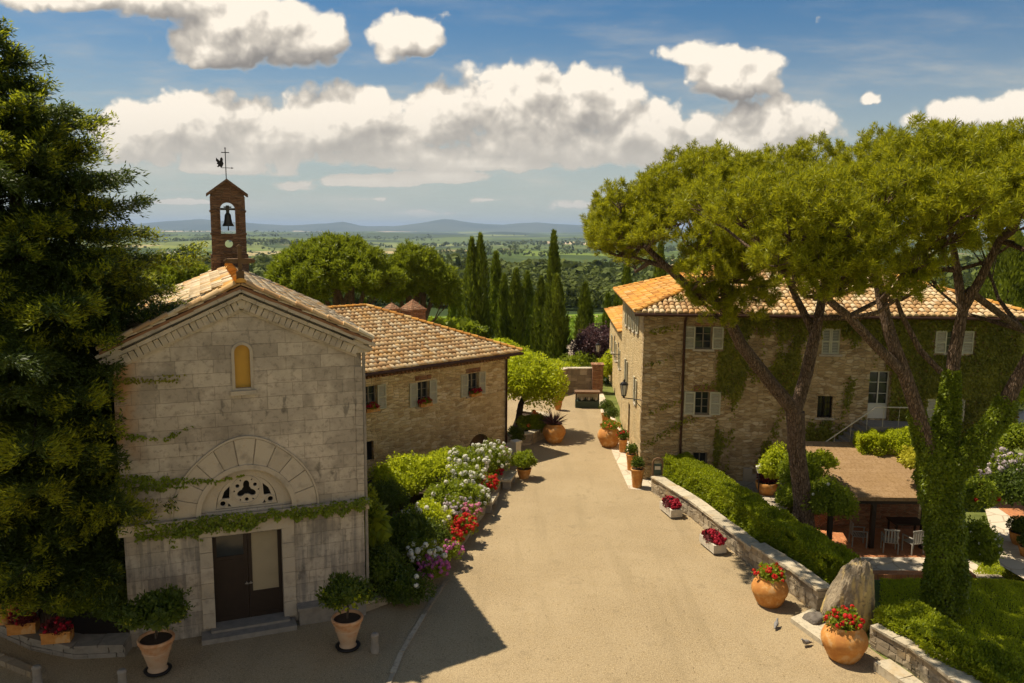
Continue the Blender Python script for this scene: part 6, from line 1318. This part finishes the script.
# garden shrubs
for (px, py, Y, r, mt, n, L, lab, fl) in ((777, 470, 31.0, (.60, .7, 1.15), LEAFB, 2800, .12, 'tall yellow-green shrub between the garden steps and the dark pine trunk', None), (800, 478, 29.5, (.8, .8, 1.1), LEAF, 3600, .12, 'green shrub directly behind the dark pine trunk', None), (822, 462, 30.0, (.55, .6, .5), LEAFB, 1300, .11, 'light shrub overhanging the left of the pavilion roof', None),
      (828, 505, 27.8, (.9, .9, 1.1), LEAF, 5200, .11, 'leafy shrub at the left end of the pavilion', [('flowers', WHITE, 8, .06)]), (800, 500, 28.5, (.9, .8, .9), LEAF, 3400, .11, 'shrub peeping out left of the dark pine trunk base', None), (918, 462, 29.5, (.55, .7, .55), YEL, 1300, .11, 'yellow creeper on the right edge of the pavilion roof', None),
      (992, 470, 28.5, (1.1, 1.0, .9), LEAF, 2800, .11, 'pale lilac flowering shrub right of the ivy trunk', [('flowers', LAV, 80, .11)]), (1008, 490, 27.5, (1.1, 1.0, 1.1), LEAFD, 4800, .10, 'dense green rounded shrub near the right edge above the path', None), (975, 500, 26.5, (.7, .7, .9), LEAF, 2600, .11, 'green shrub with red flowers against the ivy trunk', [('flowers', RED, 9, .08)]),
      (980, 545, 25.0, (.55, .6, 1.0), LEAF, 2400, .10, 'narrow green climber on the post right of the ivy trunk', [('flowers', WHITE, 14, .05)]), (1020, 395, 38, (1.6, 1.4, 1.2), LEAFB, 3800, .14, 'bright bush at the right edge beyond the villa end', None), (958, 480, 29.0, (.9, .8, 1.6), LEAFD, 3600, .10, 'dark shrub filling the gap behind the ivy trunk fork', None), (1015, 440, 32, (1.2, .9, .8), LEAF, 2600, .12, 'low green bushes below the villa right end', None)):
    q = D(px, py, Y); bush('garden_shrub', lab, 'shrub', tuple(q), r, mt, n, L, L * .62, fl, lobes=LOB(5))
p = G(766, 494, 0); pot('garden_urn', 'terracotta pot of dark plants at the foot of the tall yellow-green shrub', 'flower pot', (p.x, p.y, .02), [(.3, 0), (.42, .25), (.46, .5), (.42, .52)], TERRA, 22); bush('red_plant', 'dark red-leaved plant in the pot below the yellow-green shrub', 'plant', (p.x, p.y, .7), (.4, .35, .3), DRYRED, 600, .09, .06)
p = G(758, 500, 0); r = empty('path_lamp', 'slim garden lamp post with pale head beside the path', 'lamp', (p.x, p.y, 0)); m = MB(); m.tube([(0, 0, 0), (0, 0, 1.15)], .03, 8); m.build('pole', IRON, r); m = MB(); m.lathe([(.09, 1.15), (.15, 1.4), (.17, 1.42), (.03, 1.55)], 8, smooth=False); m.build('lamp_head', WPAINT, r)
m = MB(); m.box(-.18, -.18, 0, .18, .18, .62, jit=.01); m.box(.18, -.18, 0, .7, .18, .35, jit=.01); p = G(749, 484); o = m.build('stair_pier', DRESS, loc=(p.x, p.y + .4, 0)); tag(o, 'small pale pier at the top of the garden steps by the path', 'pier')
# right edge path, pot and terrace
sheet('gravel_path', [tuple(G(*q, -.3)[:2]) for q in [(985, 512), (1005, 505), (1100, 560), (1090, 620), (1000, 568)]], -.20, FLAGP)
sheet('brick_path', [tuple(G(*q, -.3)[:2]) for q in [(978, 495), (1000, 486), (1060, 520), (1040, 540), (1000, 512)]], -.19, FLAGO)
p = G(1020, 544, -.2); pot('round_pot', 'brown pot with a clipped green ball at the right edge path', 'flower pot', (p.x, p.y, -.19), [(.26, 0), (.34, .2), (.38, .42), (.40, .46)], TERRA, 22); bush('topiary_ball', 'clipped green ball in the brown pot at the right edge', 'topiary', (p.x, p.y, .46), (.48, .46, .36), LEAFD, 1400, .07, .045, bump=.06)
p = G(1024, 556, -.2); pot('round_pot', 'second brown pot mostly cut off by the right edge', 'flower pot', (p.x + .1, p.y, -.19), [(.2, 0), (.26, .2), (.3, .36)], TERRA, 20); bush('topiary_ball', 'small green ball plant cut off by the right edge', 'topiary', (p.x + .1, p.y, .32), (.34, .34, .28), LEAFD, 800, .07, .045, bump=.06)
q = D(1022, 420, 36); gq = gz(q.x, q.y); r = empty('garden_parasol', 'cream parasol cut off by the right edge beyond the villa end', 'parasol', (q.x + .6, q.y, gq)); m = MB(); hz_ = q.z - gq; m.tube([(0, 0, 0), (0, 0, hz_ + .5)], .035, 8); m.build('pole', WOOD, r); m = MB(); m.lathe([(1.5, hz_ - .25), (1.45, hz_ - .05), (.05, hz_ + .55)], 8, smooth=False, cap=False); m.build('canopy', WPAINT, r)
# ================================================================== ivy on walls
def wall_ivy(name, label, T, fn, n, x0, x1, z0, z1, mat_, L=.12, off=.05):
    mb = MB(T); X = RS.uniform(x0, x1, n * 2); Z = RS.uniform(z0, z1, n * 2); k = fn(X, Z) > RS.rand(n * 2); X, Z = X[k][:n], Z[k][:n]; n = len(X)
    Y = -off * RS.uniform(.3, 2.2, n); dr = unit(np.stack([RS.normal(0, .6, n), -np.abs(RS.normal(.25, .2, n)), -np.abs(RS.normal(.6, .4, n))], 1)); mb.leaves(np.stack([X, Y, Z], 1), dr, np.tile([0, -1., 0], (n, 1)) + RS.normal(0, .45, (n, 3)), L * RS.uniform(.5, 1.3, n), L * .8); return tag(mb.build(name, mat_), label, 'ivy')
VT = Matrix.Translation((*V0, 0)) @ Matrix.Rotation(VR, 4, 'Z')
vw_ = [(2.55, 5.88, 1.75, 1.05), (2.6, 2.98, 1.6, 1.1), (7.96, 5.73, .8, 1.15), (13.08, 5.85, 1.7, 1.0), (7.87, 2.94, .7, 1.), (12.95, 2.91, 1.6, 1.), (10.1, 2.9, .95, 2.2)]
def clearw(X, Z, f):
    for x, z, w, h in vw_: f = np.where((abs(X - x) < w / 2 + .04) & (Z > z - .05) & (Z < z + h + .03), 0, f)
    return f
def f_main(X, Z):
    P = np.c_[X, Z * 1.0, X * 0]; nz = snoise(P, .75, 2.) * .5 + snoise(P * [1, .35, 1], 2.2, 4.) * .35
    f = sstep(-.15, .3, nz + sstep(8.8, 12.5, X) * .95 - .14 + sstep(6., 7.3, Z) * .4 * sstep(3.5, 5, X)) ; return clearw(X, Z, f)
wall_ivy('climbing_ivy', 'olive-brown ivy covering the right half of the villa front wall', VT, f_main, 48000, 3.2, 15.9, .3, 7.3, IVY, .125)
def f_strand(X, Z):
    P = np.c_[X, Z, X * 0]; c = 0
    for (xa, za, xb, zb, w) in ((1.9, 3.9, 6.5, 5.5, .28), (.2, 1.6, 2.2, 2.9, .22), (.3, 6.6, 1.5, 6.9, .15), (.2, 5.2, 1.2, 5.5, .12), (.4, 3.1, 1.6, 3.6, .15), (2.8, 4.2, 4.6, 5.2, .35), (5.2, 1.0, 6.2, 3.4, .25)):
        t = np.clip(((X - xa) * (xb - xa) + (Z - za) * (zb - za)) / ((xb - xa) ** 2 + (zb - za) ** 2), 0, 1); d = np.hypot(X - xa - t * (xb - xa), Z - za - t * (zb - za)) ; c = np.maximum(c, np.clip(1 - d / w + .5 * snoise(P, 2.5, 7), 0, 1) * .8)
    return clearw(X, Z, c)
wall_ivy('creeper', 'thin creeper strands around the left windows of the villa front wall', VT, f_strand, 8000, .1, 7., .8, 7.2, IVY, .11)
CT = Matrix.Translation((*CH0, 0)) @ Matrix.Rotation(CHR, 4, 'Z')
def strands(lst, seed=7):
    def f(X, Z):
        P = np.c_[X, Z, X * 0]; c = np.zeros(len(X))
        for (xa, za, xb, zb, w) in lst:
            t = np.clip(((X - xa) * (xb - xa) + (Z - za) * (zb - za)) / ((xb - xa) ** 2 + (zb - za) ** 2), 0, 1); d = np.hypot(X - xa - t * (xb - xa), Z - za - t * (zb - za)); ww = w * (1.05 - .75 * t)
            c = np.maximum(c, np.clip(1.25 - d / ww + .55 * snoise(P, 4.5, seed), 0, 1))
        return c
    return f
def f_ledge(X, Z):
    P = np.c_[X, Z, X * 0]; lo = 3.24 - .13 * (1 + 1.3 * snoise(P * [1, 0, 0], 4.1, 5)) - .08 * (X < 3.3); return ((Z > lo) & (Z < 3.40 + .06 * snoise(P, 3, 2))) * np.where(X < 1.2, .5, 1.)
wall_ivy('creeper', 'green creeper running along the chapel ledge above the door', CT, f_ledge, 3300, .3, 6.35, 2.85, 3.55, IVYB, .085, .13)
wall_ivy('creeper', 'creeper strand at mid height on the left of the chapel facade', CT, strands([(-.05, 4.55, 2.3, 4.32, .17), (2.2, 4.3, 3.0, 4.42, .05), (.2, 4.35, 1.6, 4.25, .1)]), 1700, -.1, 3.1, 3.9, 4.9, IVYB, .08, .04)
wall_ivy('creeper', 'thin forked creeper strand on the upper left of the chapel facade', CT, strands([(-.05, 5.75, 1.15, 5.55, .1), (1.1, 5.55, 1.75, 5.85, .08)]), 650, -.1, 2., 5.3, 6.1, IVYB, .07, .04)
wall_ivy('creeper', 'highest thin creeper strand below the chapel cornice', CT, strands([(-.05, 7.15, 1.5, 7.1, .11), (1.0, 7.2, 1.7, 7.25, .05)]), 600, -.1, 2., 6.8, 7.45, IVY, .07, .09)
wall_ivy('creeper', 'small creeper tufts hanging under the ledge left of the chapel door', CT, strands([(.4, 3.0, 2.6, 2.95, .12), (1.1, 2.9, 1.2, 2.6, .1), (1.7, 2.9, 1.9, 2.7, .1), (2.3, 3.0, 3.3, 2.9, .1)]), 900, .2, 3.4, 2.4, 3.15, IVYB, .07, .05)
# geranium boxes under the farmhouse windows
for (s, z, lab) in ((2.25, 2.98, 'red geranium box under the farmhouse window nearest the road'), (5.24, 2.92, 'red geranium box under the middle farmhouse window'), (8.1, 3.1, 'red geranium box under the farmhouse window beside the chapel')):
    p = FW(11 - s, -.18, z + .02); r = empty('window_box', lab, 'window box', tuple(p), F2R); m = MB(); m.box(-.33, -.1, -.03, .33, .08, .13); m.build('box', TERRA, r)
    o = bush('flowers', None, None, (0, 0, .2), (.34, .16, .14), LEAF, 120, .07, .05, [('blooms', DRED, 30, .05)]); o.parent = r
# haze over the land
def m_haze(g):
    v = g.n('ShaderNodeVolumePrincipled', {'Color': (.50, .66, .92), 'Density': HAZE, 'Anisotropy': 0.}); g.L.new(v.outputs[0], g.out.inputs['Volume']); return None
HAZE = 3.6e-5
m = MB(); m.box(-42000, -500, -420, 42000, 64000, 330); tag(m.build('haze', material('haze_air', m_haze)), 'thin bluish summer haze over the valley', 'haze', kind='stuff')

# fallen leaves and loose gravel gathered along the kerbs
mb = MB(); P = []
for path in (WL1, WL2, WL3, [Vector(b) for b in bp[3:]], [Vector(q) for q in lk], [Vector((5.6, 34.4)), Vector((6.1, 48))]):
    for a_, b_ in zip(path[:-1], path[1:]):
        k = int((b_ - a_).length * 60); t = RS.rand(k)[:, None]; q = np.array(a_)[None, :2] * (1 - t) + np.array(b_)[None, :2] * t; P.append(q + RS.normal(0, .38, (k, 2)))
P.append(RS.uniform([-6, 14], [9, 45], (1500, 2))); P = np.concatenate(P); P = P[(P[:, 0] < 6.0 + (34 - P[:, 1]) * .28)]; n = len(P)
mb.leaves(np.c_[P, np.full(n, .014)], unit(RS.normal(0, 1, (n, 3)) * [1, 1, .15]), np.array([0, 0, 1.]) + RS.normal(0, .3, (n, 3)), RS.uniform(.02, .07, n), RS.uniform(.015, .035, n))
tag(mb.build('leaf_litter', leafmat('dry_litter', (.10, .06, .025), (.34, .25, .13), 0., .8, 2.)), 'dry leaves and loose grit gathered along walls and kerbs', 'litter', kind='stuff')
